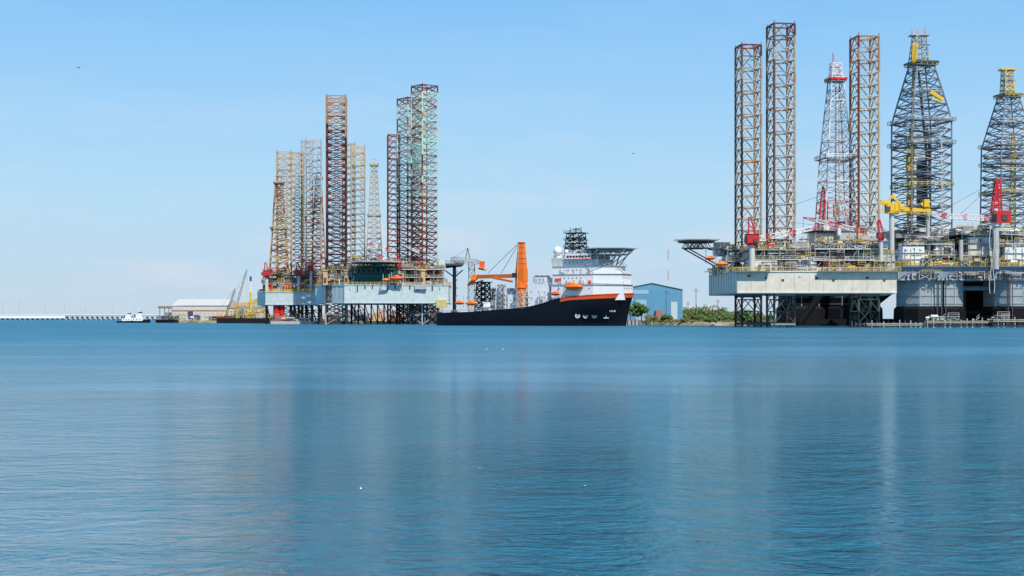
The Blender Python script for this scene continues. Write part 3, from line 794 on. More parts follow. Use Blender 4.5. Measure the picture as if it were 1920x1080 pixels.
def wbox(P,u0,u1,v0,v1,z0,z1,mat):
    P.add([W(u0,v0,z0),W(u1,v0,z0),W(u1,v1,z0),W(u0,v1,z0),W(u0,v0,z1),W(u1,v0,z1),W(u1,v1,z1),W(u0,v1,z1)],
          [(0,3,2,1),(4,5,6,7),(0,1,5,4),(1,2,6,5),(2,3,7,6),(3,0,4,7)],mat)
def sbox(P,px0,px1,py0,py1,v0,v1,mat):
    u0=ua(px0,v1); u1=ua(px1,0 if px1>1120 else v1); w=W((u0+u1)/2,v1,0); z0=Z(py1,w.y); z1=Z(py0,w.y)
    wbox(P,u0,u1,v0,v1,z0,z1,mat); return u0,u1,z0,z1
def tapered(P,u0,um,u1,v,vf,z0,z1,mat):
    pts=[W(u0,-v,0),W(um,-v,0),W(u1,-vf,0),W(u1,vf,0),W(um,v,0),W(u0,v,0)]
    P.prism([(p.x,p.y) for p in pts][::-1],z0,z1,mat)
ac=S.p('superstructure')
def wrow(P,u0,u1,v,z,n,w=.55,hh=.55,mat='pane',pr=1.0):
    for i in range(n):
        if R.random()>pr: continue
        u=u0+(u1-u0)*(i+.5)/n
        wbox(P,u-w/2,u+w/2,v-.02,v+.06,z,z+hh,mat)
def frow(P,u,v0,v1,z,n,w=.55,hh=.6,mat='pane'):
    for i in range(n):
        v=v0+(v1-v0)*(i+.5)/n
        wbox(P,u-.02,u+.06,v-w/2,v+w/2,z,z+hh,mat)
for (a,mpx,b,t_,bt,v,vf) in ((1034,1112,1168,534,562,9.3,5.0),(1036,1112,1166,514,534,9.1,4.8),(1036,1112,1152,499,514,8.6,5.5)):
    u0=ua(a,v); um=ua(mpx,v); u1=ua(b,vf); yy=W(um,v,0).y; z0=Z(bt,yy); z1=Z(t_,yy)
    if bt==562: z0=zdeck(.7)-1.2
    tapered(ac,u0,um,u1,v,vf,z0,z1,'white_clean'); tapered(ac,u0-.5,um+.2,u1+.5,v+.3,vf+.3,z1,z1+.2,'lgrey')
    wrow(ac,u0+3,um-1,v,z1-1.9,int((um-u0)/2.4),pr=.75); frow(ac,u1,-vf+.6,vf-.6,z1-1.9,5)
    wrow(ac,u0+2,um-1,v,z0+(z1-z0)*.1,5,.8,1.8,'lgrey',.7)
    k=v+.25; kf=vf+.25
    rail(ac,W(u0-.4,k,z1+.2),W(um,k,z1+.2),'white',1.1,.12); rail(ac,W(um,k,z1+.2),W(u1+.3,kf,z1+.2),'white',1.1,.12); rail(ac,W(u1+.3,kf,z1+.2),W(u1+.3,-kf,z1+.2),'white',1.1,.12)
    for q_ in range(5):
        u=R.uniform(u0+2,um-2); wbox(ac,u,u+R.uniform(.6,1.8),v-.1,v+R.uniform(.3,.8),z0+.3,z0+R.uniform(1,2.2),R.choice(('white','lgrey','oranger','offwhite','white')))
for (a,b,t_,bt,v,m) in [(1042,1136,487,499,7.6,'white_clean')]:
    u0,u1,z0,z1=sbox(ac,a,b,t_,bt,-v,v,m)
    wrow(ac,u0+4,u1-1,v,z0+(z1-z0)*.5,int((u1-u0)/2.6),pr=.75); frow(ac,u1,-v+.6,v-.6,z0+(z1-z0)*.5,6)
    k=v+.25
    wbox(ac,u0-.5,u1+.4,-k,k,z1,z1+.2,'lgrey')
    rail(ac,W(u0-.4,k,z1+.2),W(u1+.3,k,z1+.2),'white',1.1,.12)
u0,u1,z0,z1=sbox(ac,1060,1126,475,487,-9.5,9.5,'white_clean')
wrow(ac,u0+.5,u1-.3,9.5,z0+1.0,int((u1-u0)/1.5),1.2,.9,'glass'); frow(ac,u1,-9.1,9.1,z0+1.0,13,1.2,.9,'glass')
rail(ac,W(u0,9.5,z1),W(u1,9.5,z1),'white')
ac.beam(W(u0,9.7,z0+.3),W(u1,9.7,z0+.3),.45,'oranger'); ac.beam(W(u1+.2,9.6,z0+.3),W(u1+.2,-9.6,z0+.3),.45,'oranger')
for k in range(7): wbox(ac,u0+1+k*2.1,u0+1.6+k*2.1,-2+k*.7,0+k*.7,z1,z1+R.uniform(.6,2.4),R.choice(('white','lgrey','dgrey')))
sbox(ac,1038,1062,478,487,-5,5,'white_clean'); sbox(ac,1040,1052,522,528,9.1,9.4,'oranger')
sbox(ac,1034,1052,484,500,2,8,'offwhite')
ms=S.p('radar_mast'); um=ua(1080,2); wm=W(um,2,0); zm0=Z(476,wm.y); zm1=Z(437,wm.y)
lattice(ms,[(zm0,8),(zm1,6.2)],wm.x,wm.y,angS,2.4,.45,.3,lambda k,f,j:'black','X')
for k in range(3):
    z=zm0+(zm1-zm0)*(k+1)/3; ms.obox(wm.x,wm.y,z-.15,z+.1,9.6,7,angS,'black'); rail(ms,W(um-4.6,5.3,z),W(um+4.6,5.3,z),'black',1,.15)
for k in (-3,0,2.6): ms.beam(W(um+k,2,zm1),W(um+k,2,zm1+2.6),.3,'black')
ms.beam(W(um-1.6,2,zm1+1.8),W(um+2,2,zm1+1.8),.5,'dgrey')
dm=S.p('satellite_dome'); ud=ua(1046,5); wd=W(ud,5,Z(471,W(ud,5,0).y)); dm.ball(wd,2.1,2.1,2.2,'white_clean',16,10); dm.cyl(wd-Vector((0,0,5)),wd-Vector((0,0,1.5)),.9,'white',10)
u2=ua(1062,6); w2=W(u2,6,Z(472,W(u2,6,0).y)); dm.ball(w2,1.0,1.0,1.1,'white_clean',12,8)
hd=S.p('helideck'); uh=ua(1142,0); wh=W(uh,0,0); zh=Z(467,wh.y)
helideck(hd,wh.x,wh.y,zh,12.2,0,'dgrey','lgrey',h=2.6)
for du,dv in ((-6,8),(-6,-8),(2,8),(2,-8),(8,6),(8,-6)):
    hd.beam(W(uh+du,dv,zh-.5),W(uh+min(du,3)-2,dv*.6,za(1140,512)),.45,'lgrey')
for dv in (8,-8,0):
    hd.beam(W(uh+9,dv*.7,zh-1),W(uh+1,dv*.6,Z(497,wh.y)),.35,'lgrey'); hd.beam(W(uh+2,dv,zh-1),W(uh-6,dv*.8,Z(488,wh.y)),.3,'lgrey')
hd.cyl(W(uh-4,5,zh-1),W(uh-4,5,Z(500,wh.y)),1.1,'white',10)
def lb(px,py,v,L,m='orange'):
    u=ua(px,v); w=W(u,v,0); return (w.x,w.y,Z(py,w.y)),L,angS,m
lifeboat(S.p('lifeboat_1'),*lb(1075,538,11,9.0)); lifeboat(S.p('lifeboat_2'),*lb(1041,551,11,5,'oranger'))
lifeboat(S.p('lifeboat_3'),*lb(884,569,8,6.5)); lifeboat(S.p('lifeboat_4'),*lb(862,568,8,5.5))
dq=S.p('deck_equipment'); r=random.Random(81)
for i in range(120):
    px=r.uniform(905,1034); v=r.uniform(-8,8.5); u=ua(px,v); w=W(u,v,0); zb_=zdeck(max(0,u/LS))-1
    hh=r.uniform(1,1)*{0:3,1:6,2:9,3:12}[r.randint(0,3)]*r.uniform(.6,1.1)
    if px<925: hh*=.6
    m=r.choice(('white_clean','white','white','offwhite','lgrey','white','dgrey','lgrey'))
    k=r.random()
    if k<.40:
        sx=r.uniform(1.2,4)
        dq.obox(w.x,w.y,zb_,zb_+hh,sx,r.uniform(1.5,4),angS,m)
        for z in range(1,int(hh/3)+1): dq.obox(w.x,w.y,zb_+z*3-.1,zb_+z*3+.1,sx+.6,4.6,angS,r.choice(('lgrey','dgrey','white')))
    elif k<.56: dq.cyl((w.x,w.y,zb_),(w.x,w.y,zb_+hh),r.uniform(.3,1.0),m,10)
    elif k<.82:
        lattice(dq,[(zb_,3),(zb_+hh,2.6)],w.x,w.y,angS,2.5,.25,.16,lambda a,b,c:m,'X')
    else:
        dq.beam(W(u-3,v,zb_+hh*.6),W(u+4,v,zb_+hh*.6),.4,m); dq.beam(W(u+4,v,zb_+hh*.6),W(u+4,v,zb_),.3,m); dq.beam(W(u-3,v,zb_+hh*.6),W(u-3,v,zb_),.3,m)
for a,b,t_,bt in ((930,952,540,582),(990,1028,530,575),(1002,1022,520,532),(948,968,552,582)):
    u0,u1,z0,z1=sbox(dq,a,b,t_,bt,-6,7.5,'white_clean'); wrow(dq,u0,u1,7.5,z0+(z1-z0)*.6,3,.5,.5); wrow(dq,u0,u1,7.5,z0+(z1-z0)*.3,3,.7,1.2,'lgrey'); rail(dq,W(u0,7.4,z1),W(u1,7.4,z1),'white')
rail(dq,W(1,9,zdeck(0)),W(LS*.3,10,zdeck(.3)),'lgrey',1.1,.15)
for px in (1008,1016,1024):
    u=ua(px,0); w=W(u,0,0); lattice(dq,[(Z(535,w.y),3.2),(Z(517,w.y),2.2)],w.x,w.y,angS,1.8,.3,.2,lambda a,b,c:'black','X')
bt_=S.p('black_tower'); u=ua(906,2); w=W(u,2,0)
lattice(bt_,[(4,6),(Z(530,w.y),4.4)],w.x,w.y,angS,2.8,.7,.4,lambda a,b,c:'black','X')
for py in (560,545,530): bt_.obox(w.x,w.y,Z(py,w.y),Z(py,w.y)+.4,6.5,6.5,angS,'black')
oc=S.p('orange_crane'); u=ua(977,7); w=W(u,7,0); D_=w.y; x_=w.x
oc.cyl((x_,D_,za(977,582,7)-1),(x_,D_,Z(540,D_)),2.35,'orange',20)
oc.cyl((x_,D_,Z(540,D_)),(x_,D_,Z(530,D_)),2.8,'orange',20)
oc.obox(x_+.2,D_,Z(530,D_),Z(505,D_),4.6,4.0,angS,'orange')
oc.obox(x_+.2,D_,Z(505,D_),Z(456,D_),4.2,3.6,angS,'orange',.6)
oc.obox(x_+.2,D_,Z(456,D_),Z(454,D_),3.0,2.6,angS,'oranger')
for k in range(5): oc.obox(x_+.2,D_,Z(505-k*10,D_),Z(505-k*10,D_)+.25,4.35-k*.34,3.75-k*.3,angS,'oranger')
oc.beam((x_-2.3,D_-2.2,Z(578,D_)),(x_-1.2,D_-1.6,Z(458,D_)),.22,'lgrey')
oc.obox(x_-3,D_-1.6,Z(520,D_),Z(512,D_),1.8,1.8,angS,'glass')
oc.obox(x_,D_,Z(579,D_),Z(577,D_),7,7,angS,'lgrey')
pA=Vector((x_,D_,Z(517,D_))); pB=U(892,519,D_+24); pC=U(877,535,D_+26)
oc.beam(pA,pB,1.6,'orange',1.8); oc.beam(pB+Vector((2,0,.8)),pC,1.2,'orange',1.4); oc.beam(U(905,526,D_+20),U(884,533,D_+25),.7,'oranger')
oc.beam(U(960,528,D_+3),U(925,521,D_+13),.9,'orange')
oc.cyl(pB+Vector((-1,-1.6,-.3)),pB+Vector((-1,1.6,-.3)),1.5,'orange',12)
for a,b in ((970,915),(972,940)): oc.beam(U(a,458,D_),U(b,512,D_+16),.16,'dgrey')
oc.beam(pC,pC-Vector((0,0,7)),.14,'dgrey')
S.build()

G=Thing('harbour_gantry_crane',(X(860,730),730,0))
g=G.p('frame'); Dq=725
g.cyl((X(852,Dq),Dq,-1),(X(852,Dq),Dq,Z(498,Dq)),.9,'black',10)
g.beam(U(836,500,Dq),U(866,497,Dq),1.0,'black',1.6); g.beam(U(836,508,Dq),U(852,520,Dq),.6,'black'); g.beam(U(868,506,Dq),U(852,520,Dq),.6,'black')
for py in (515,530,545,560): g.beam(U(849,py,Dq),U(858,py-6,Dq),.35,'black')
g.box(X(835,Dq),X(869,Dq),Dq-2,Dq+2,Z(498,Dq),Z(494,Dq),'dgrey'); rail(g,U(835,494,Dq-2),U(869,494,Dq-2),'dgrey',1.3,.2)
b=G.p('boom'); boom(b,U(845,486,Dq),U(902,492,Dq),3.2,2.2,14,['lgrey'],.4); b.beam(U(877,465,Dq),U(881,485,Dq),.4,'dgrey'); b.beam(U(877,465,Dq),U(850,484,Dq),.12,'dgrey'); b.beam(U(877,465,Dq),U(873,485,Dq),.4,'dgrey')
lattice(b,[(0,3),(Z(492,Dq),3)],X(884,Dq),Dq+3,0,3.4,.4,.22,lambda a,b,c:'grey','X')
o=G.p('orange_cab'); o.obox(X(904,Dq),Dq,Z(501,Dq),Z(490,Dq),2.6,3,0,'oranger'); o.beam(U(896,503,Dq),U(912,507,Dq),.9,'orange'); o.cyl(U(905,500,Dq-1.6),U(905,500,Dq+1),1.0,'orange',10)
G.build()

# ================================================================ LAND
shore=[(2600,640),(1905,632),(1700,640),(1640,655),(1500,664),(1340,668),(1262,690),(1185,722),(1000,800),(880,870),(790,930),(600,965),(420,1045),(318,1100),(300,1400),(280,9000)]
def dense(pts,step=14):
    o=[]
    for a,b in zip(pts,pts[1:]):
        A_=Vector((X(*a),a[1])); B_=Vector((X(*b),b[1])); n=max(1,min(60,int((B_-A_).length/step)))
        for i in range(n): o.append(A_.lerp(B_,i/n))
    o.append(Vector((X(*pts[-1]),pts[-1][1]))); return o
sh=dense(shore); rr=random.Random(5)
top=[];mid=[];bot=[]
for p in sh:
    j=rr.uniform(-1,1)
    top.append(Vector((p.x,p.y+6+j,1.7+rr.uniform(-.2,.2)))); mid.append(Vector((p.x+rr.uniform(-1,1),p.y+2.5+j,.9+rr.uniform(-.3,.3)))); bot.append(Vector((p.x,p.y-1+rr.uniform(-1,1),-1.5)))
me=bpy.data.meshes.new('ground'); n=len(sh)
vs=top+mid+bot+[Vector((9000,9000,1.7)),Vector((9000,640,1.7))]
fs=[(i,i+1,n+i+1,n+i) for i in range(n-1)]+[(n+i,n+i+1,2*n+i+1,2*n+i) for i in range(n-1)]
fs.append(tuple(range(n))+(3*n,3*n+1))
me.from_pydata([tuple(v) for v in vs],[],fs)
gm=bpy.data.materials.new('ground_grass'); gm.use_nodes=True; nt=gm.node_tree; bs=nt.nodes['Principled BSDF']; bs.inputs['Roughness'].default_value=.95
tc=nt.nodes.new('ShaderNodeTexCoord'); no=nt.nodes.new('ShaderNodeTexNoise'); no.inputs['Scale'].default_value=.06; no.inputs['Detail'].default_value=9; no.inputs['Roughness'].default_value=.7
cr=nt.nodes.new('ShaderNodeValToRGB'); el=cr.color_ramp.elements
el[0].position=.38; el[0].color=(.07,.10,.03,1); el[1].position=.62; el[1].color=(.36,.30,.20,1); e=el.new(.5); e.color=(.19,.18,.08,1)
nt.links.new(tc.outputs['Object'],no.inputs['Vector']); nt.links.new(no.outputs['Fac'],cr.inputs[0]); nt.links.new(cr.outputs[0],bs.inputs['Base Color'])
me.materials.append(gm); go=bpy.data.objects.new('ground',me); bpy.context.scene.collection.objects.link(go)

Qt=Thing('quay_wall',(X(1190,716),716,0)); q=Qt.p('wall')
q.box(X(1168,712),X(1200,712),712,722,-1.5,2.3,'concrete')
q.box(X(1200,714),X(1262,714),708,710,.2,1.0,'concrete')
for px in range(1170,1262,7): q.cyl((X(px,708),708,-2),(X(px,708),708,2.4),.3,'darkwood',6)
Qt.build()
def leafmat(name,c0,c1):
    m=bpy.data.materials.new(name); m.use_nodes=True; nt=m.node_tree; b=nt.nodes['Principled BSDF']; b.inputs['Roughness'].default_value=.8
    g=nt.nodes.new('ShaderNodeNewGeometry'); mx=nt.nodes.new('ShaderNodeMix'); mx.data_type='RGBA'
    mx.inputs[6].default_value=(*c0,1); mx.inputs[7].default_value=(*c1,1)
    nt.links.new(g.outputs['Random Per Island'],mx.inputs[0]); nt.links.new(mx.outputs[2],b.inputs['Base Color']); MATS[name]=m
leafmat('leaf',(.03,.08,.012),(.11,.20,.03)); leafmat('leaf_dry',(.08,.09,.03),(.22,.18,.08))
def foliage(P,x,y,z,rx,rz,n,seed,mat='leaf',trunk=True,leaf=.55):
    r=random.Random(seed)
    cl=[(x+r.uniform(-.75,.75)*rx,y+r.uniform(-.6,.6)*rx,z+rz*r.uniform(.35,1.6),r.uniform(.3,.62)*min(rx,rz*1.6)) for _ in range(9)]
    if trunk:
        P.cyl((x,y,0.5),(x,y,z+rz*.8),.35,'bark',7,.15)
        for c_ in cl[:6]: P.cyl((x,y,z+rz*.2),(c_[0],c_[1],c_[2]),.16,'bark',5,.05)
    vs=[];fs=[]
    for i in range(n):
        c_=r.choice(cl); d=Vector((r.gauss(0,1),r.gauss(0,1),r.gauss(0,1))).normalized()*c_[3]*r.uniform(.5,1.1)
        p=Vector((c_[0],c_[1],c_[2]))+Vector((d.x,d.y,d.z*.75))
        if p.z<z*.3: continue
        a=Vector((r.gauss(0,1),r.gauss(0,1),r.gauss(0,1))).normalized()*leaf*r.uniform(.5,1.2); b=a.orthogonal().normalized()*leaf*r.uniform(.4,.9)
        o=len(vs); vs+= [p-a,p+b,p+a,p-b]; fs.append((o,o+1,o+2,o+3))
    P.add(vs,fs,mat)
def tree(name,px,D,base,top_,wpx,n,seed,mat='leaf',trunk=True):
    T=Thing(name,(X(px,D),D,1.7)); zb_=max(1.5,Z(base,D)); zt_=Z(top_,D); rx=wpx/2/F*D; rz=(zt_-zb_)/2
    foliage(T.p('crown'),X(px,D),D,zb_+(.0 if not trunk else rz*.25),rx,rz*.95,n,seed,mat,trunk); T.build(single=False)
tree('tree',1203,740,600,566,30,2200,1); tree('tree',1182,760,600,570,20,1200,2)
tree('shrub',1250,705,606,590,32,1400,3,trunk=False); tree('shrub',1222,730,604,590,26,900,4,trunk=False,mat='leaf_dry')
tree('shrub',1284,690,608,597,22,700,5,trunk=False,mat='leaf_dry'); tree('shrub',1333,668,608,594,24,900,6,trunk=False)
T=Thing('distant_tree_line',(X(1340,900),900,1.7)); P=T.p('t'); r=random.Random(9)
for i in range(46):
    px=r.uniform(1275,1440); D=r.uniform(860,960); foliage(P,X(px,D),D,1.2,r.uniform(4,8),r.uniform(2.2,5.0)*(1 if px<1395 else .7),260,100+i,r.choice(('leaf','leaf','leaf_dry')),False,.9)
for i in range(40):
    px=r.uniform(845,1180); D=r.uniform(950,1100); foliage(P,X(px,D),D,1.2,r.uniform(4,9),r.uniform(1.5,3.2),160,200+i,'leaf',False,1.0)
for i in range(24):
    px=r.uniform(300,830); D=r.uniform(1120,1250); foliage(P,X(px,D),D,1.2,r.uniform(5,10),r.uniform(1.5,2.6),140,300+i,'leaf',False,1.0)
T.build(single=True)
T=Thing('shore_grass',(X(1300,690),690,1.7)); P=T.p('g')
for i in range(60):
    px=r.uniform(1195,1420); D=r.uniform(676,700)+max(0,(1300-px))*.2+6; foliage(P,X(px,D),D,1.4,r.uniform(1,3.4),r.uniform(.3,.9),70,400+i,r.choice(('leaf','leaf_dry','leaf_dry')),False,.4)
for i in range(14):
    px=r.uniform(816,840); D=r.uniform(905,925); foliage(P,X(px,D),D,1.4,3,r.uniform(.8,2),120,500+i,'leaf',False,.7)
T.build(single=True)

# ================================================================ BUILDINGS
Bd=Thing('blue_warehouse',(X(1226,800),800,1.7)); D=790
x0,x1=X(1172,D),X(1280,D); ze=Z(541,D); zr=Z(533,D); g0=1.5
w=Bd.p('walls')
w.add([Vector(p) for p in ((x0,D,g0),(x1,D,g0),(x1,D,ze-.6),(X(1222,D),D,zr+.6),(x0,D,ze),(x0,D+40,g0),(x1,D+40,g0),(x1,D+40,ze-.6),(X(1222,D),D+40,zr+.6),(x0,D+40,ze))],
  [(0,1,2,3,4),(9,8,7,6,5),(0,4,9,5),(1,6,7,2)],'blue_wall')
rf=Bd.p('roof')
xr=X(1222,D)
for a,b in (((x0-.5,ze+.05),(xr,zr+.75)),((xr,zr+.75),(x1+.5,ze-.6))):
    rf.add([Vector(p) for p in ((a[0],D-.6,a[1]),(b[0],D-.6,b[1]),(b[0],D+41,b[1]),(a[0],D+41,a[1]),(a[0],D-.6,a[1]+.35),(b[0],D-.6,b[1]+.35),(b[0],D+41,b[1]+.35),(a[0],D+41,a[1]+.35))],[(0,3,2,1),(4,5,6,7),(0,1,5,4),(1,2,6,5),(2,3,7,6),(3,0,4,7)],'roof_pale')
w.box(x0+1,x0+13,D-.15,D-.02,ze-3,ze-.8,'blue_pale')
d=Bd.p('doors'); d.box(X(1192,D),X(1212,D),D-.2,D-.04,g0,Z(562,D),'blue_pale'); d.box(X(1228,D),X(1240,D),D-6,D-.02,g0,Z(582,D),'brick'); d.box(X(1258,D),X(1270,D),D-.2,D-.04,g0,Z(566,D),'roof_pale')
for k in range(27):
    xx=x0+1+k*(x1-x0-2)/26; w.beam((xx,D-.03,g0),(xx,D-.03,ze-1),.12,'blue_wall')
Bd.build()
Sm=Thing('radio_mast',(X(1253,1000),1000,1.7))
P=Sm.p('m')
for k in range(8):
    za_=1.5+k*(Z(450,1000)-1.5)/8; zb_=1.5+(k+1)*(Z(450,1000)-1.5)/8
    lattice(P,[(za_,.8),(zb_,.8)],X(1253,1000),1000,0,1.6,.12,.05,(lambda m:(lambda a,b,c:m))('white' if k%2 else 'pinkred'),'Z')
Sm.build(single=True)
def pole(px,D,top_,arms=2):
    T=Thing('utility_pole',(X(px,D),D,1.7)); P=T.p('p'); zt_=Z(top_,D)
    P.cyl((X(px,D),D,1.2),(X(px,D),D,zt_),.2,'darkwood',6,.13)
    for k in range(arms): P.beam((X(px,D)-1.3,D,zt_-.5-k),(X(px,D)+1.3,D,zt_-.5-k),.16,'darkwood')
    for s_ in (-1,0,1): P.beam((X(px,D)+s_,D,zt_-.5),(X(px,D)+s_,D,zt_-.1),.12,'lgrey')
    T.build(single=True)
for px,D,t in ((1305,780,541),(1249,760,545),(1346,850,562),(1322,900,570),(1170,820,560),(1290,900,566)): pole(px,D,t)

Wh=Thing('white_warehouse',(X(375,1150),1150,1.7)); D=1150; w=Wh.p('walls')
w.box(X(323,D),X(425,D),D,D+50,1.4,Z(574,D),'shed_wall')
w.box(X(425,D),X(482,D),D+5,D+40,1.4,Z(578,D),'shed_wall')
rf=Wh.p('roof')
for a,b,t_,e_,d0,d1 in ((323,425,560,573,0,50),(425,484,568,577,5,40)):
    xa,xb=X(a,D)-.5,X(b,D)+.5; z0=Z(e_,D); z1=Z(t_,D); ym=D+(d0+d1)/2
    rf.add([Vector(p) for p in ((xa,D+d0-.6,z0),(xb,D+d0-.6,z0),(xb,ym,z1),(xa,ym,z1),(xa,D+d1,z0),(xb,D+d1,z0))],[(0,1,2,3),(3,2,5,4),(0,3,4),(1,5,2)],'shed_roof' if a>400 else 'offwhite')
for k in range(12): w.box(X(326+k*8,D),X(330+k*8,D),D-.1,D+.02,Z(590,D),Z(586,D),'lgrey')
w.box(X(323,D),X(425,D),D-.3,D-.05,Z(583,D),Z(581.5,D),'brick')
w.box(X(352,D),X(362,D),D-.12,D-.01,1.4,Z(584,D),'dgrey')
Wh.build()
Lb=Thing('harbour_shed',(X(310,1180),1180,1.7)); w=Lb.p('body'); D=1170
w.box(X(296,D),X(324,D),D,D+14,Z(578,D),Z(574,D),'brick')
for px in (299,308,316,322): w.beam((X(px,D),D+1,1),(X(px,D),D+1,Z(578,D)),.6,'grey')
w.box(X(306,D),X(322,D),D+4,D+12,1.3,Z(586,D),'lgrey')
Lb.build()
def crawler(px,D,tipx,tipy,hook=True,cab='yellow'):
    T=Thing('crawler_crane',(X(px,D),D,1.7)); P=T.p('body'); x=X(px,D)
    for s_ in (-1,1): P.box(x-3.4,x+3.4,D+s_*2-.5,D+s_*2+.5,1.6,2.8,'black'); P.cyl((x-3.4,D+s_*2-.5,2.2),(x-3.4,D+s_*2+.5,2.2),.6,'black',10); P.cyl((x+3.4,D+s_*2-.5,2.2),(x+3.4,D+s_*2+.5,2.2),.6,'black',10)
    P.box(x-4,x+2.5,D-1.6,D+1.6,2.9,5.4,cab); P.box(x+1.2,x+3,D-2.2,D-.8,3,5.6,'glass'); P.beam((x-3.5,D,5),(x-2.5,D,10),.4,cab)
    boom(T.p('boom'),(x+2,D,4),U(tipx,tipy,D),1.5,.8,18,['grey'],.2)
    T.p('boom').beam((x-2.5,D,10),U(tipx,tipy,D),.12,'dgrey'); T.p('boom').beam(U(tipx,tipy,D),U(tipx,560,D),.1,'dgrey')
    T.build()
crawler(432,1060,463,505,cab='rust'); crawler(418,1065,441,540,cab='yellow')
Y=Thing('yellow_work_barge',(X(465,1010),1010,0)); P=Y.p('hull'); D=1000
P.prism([(X(406,D),D),(X(516,D),D),(X(518,D),D+14),(X(408,D),D+14)],-1,Z(597,D)+.2,'black'); P.box(X(404,D),X(432,D),D+2,D+12,Z(598,D),Z(593,D),'rust')
Q=Y.p('deck_equipment'); clutter(Q,X(432,D),X(492,D),D+2,D+13,Z(597,D),9,60,['yellow','yellow','palegold','white','offwhite','tan','yellow','lgrey'],91,1.1)
Q.cyl((X(468,D),D+4,1),(X(468,D),D+4,Z(548,D)),.8,'yellow',10); Q.cyl((X(468,D),D+4,Z(548,D)),(X(468,D),D+4,Z(527,D)),.7,'white',10); Q.cyl((X(468,D),D+4,Z(527,D)),(X(468,D),D+4,Z(518,D)),.8,'blue',10)
boom(Q,U(436,572,D+5),U(492,566,D+5),2.0,1.2,14,['yellow'],.4); boom(Q,U(470,568,D+5),U(486,560,D+5),2.0,1.2,6,['palegold'],.4)
Y.build()
Y=Thing('storage_yard_equipment',(X(440,1110),1110,1.7)); clutter(Y.p('stuff'),X(330,1110),X(490,1110),1108,1130,1.6,5,70,['yellow','white','rust','tan','offwhite','grey','lgrey','blue'],92,1.0)
clutter(Y.p('stuff_2'),X(600,950),X(830,950),972,990,1.6,9,90,['white','rust','tan','offwhite','grey','lgrey','palegold','blue_pale','white','oranger'],93,1.3)
clutter(Y.p('stuff_3'),X(845,870),X(1000,870),890,910,1.6,9,30,['white','rust','tan','offwhite','grey','lgrey'],94,1.3); Y.build()
def tug(px,D,s,blackhull=True):
    T=Thing('tugboat',(X(px,D),D,0)); P=T.p('hull'); x=X(px,D)
    hullp=[(x-9*s,D-2.5*s),(x+5*s,D-3*s),(x+9*s,D-1.5*s),(x+10.5*s,D),(x+9*s,D+1.5*s),(x+5*s,D+3*s),(x-9*s,D+2.5*s)]
    P.prism(hullp,-.5,1.6*s,'shipblack' if blackhull else 'rust','grey',1.0)
    P.prism([(a,b) for a,b in hullp[1:6]],1.6*s,2.6*s,'shipblack','grey',1.03)
    for k in range(6): P.cyl((x-8*s+k*2.6*s,D-3*s,.9*s),(x-7.2*s+k*2.6*s,D-3*s,.9*s),.5*s,'black',8)
    W_=T.p('wheelhouse'); W_.box(x-4*s,x+5*s,D-2*s,D+2*s,1.6*s,4.2*s,'white_clean'); W_.box(x-1*s,x+4*s,D-1.7*s,D+1.7*s,4.2*s,6.8*s,'white_clean'); W_.box(x+.5*s,x+3.4*s,D-1.5*s,D+1.5*s,6.8*s,9.4*s,'white_clean')
    W_.box(x+.7*s,x+3.45*s,D-1.52*s,D+1.52*s,7.8*s,8.8*s,'glass'); W_.box(x+.3*s,x+3.6*s,D-1.7*s,D+1.7*s,9.4*s,9.7*s,'white_clean')
    for k in range(3): W_.box(x-3*s+k*2.5*s,x-2.2*s+k*2.5*s,D-2.03*s,D-1.9*s,2.6*s,3.4*s,'glass')
    W_.cyl((x-2*s,D-1*s,4.2*s),(x-2*s,D-1*s,7*s),.5*s,'dgrey',8); W_.beam((x+1*s,D,9.7*s),(x+1*s,D,13*s),.2*s,'white'); W_.beam((x+.2*s,D,11.6*s),(x+1.8*s,D,11.6*s),.15*s,'white')
    T.build()
tug(238,1120,.85); tug(258,1110,.95)
T=Thing('barge',(X(310,1085),1085,0)); P=T.p('hull'); P.prism([(X(292,1085),1085),(X(328,1085),1085),(X(330,1085),1093),(X(290,1085),1093)],-1,2.6,'shipblack','grey',1.02); clutter(T.p('deck'),X(294,1085),X(326,1085),1087,1091,2.6,4,12,['dgrey','rust','grey','black'],95); T.build()
T=Thing('barge',(X(560,850),850,0)); P=T.p('hull'); P.prism([(X(508,846),846),(X(588,846),846),(X(590,846),853),(X(506,846),853)],-1,1.7,'lgrey','grey',1.02); clutter(T.p('deck'),X(512,846),X(584,846),847,852,1.7,3,20,['rust','tan','grey','white'],96); T.build()
Br=Thing('causeway_bridge',(X(100,2600),2600,0)); D=2600; P=Br.p('deck')
P.box(X(-160,D),X(122,D),D,D+14,Z(596.6,D),Z(590.3,D),'bridge_white'); P.box(X(122,D),X(345,D),D,D+14,Z(593.4,D),Z(590.3,D),'lgrey')
P.box(X(-160,D),X(345,D),D-.5,D,Z(591.2,D),Z(590,D),'bridge_white')
Q=Br.p('piers')
for i in range(54):
    px=-158+i*9.4; Q.box(X(px,D)-1.1,X(px,D)+1.1,D+2,D+11,-3,Z(593.6,D),'concrete')
for px in (5,36,85,121,160,212): Q.beam((X(px,D),D,Z(590,D)),(X(px,D),D,Z(564 if px in(5,36) else 574,D)),.5,'lgrey')
Br.build()

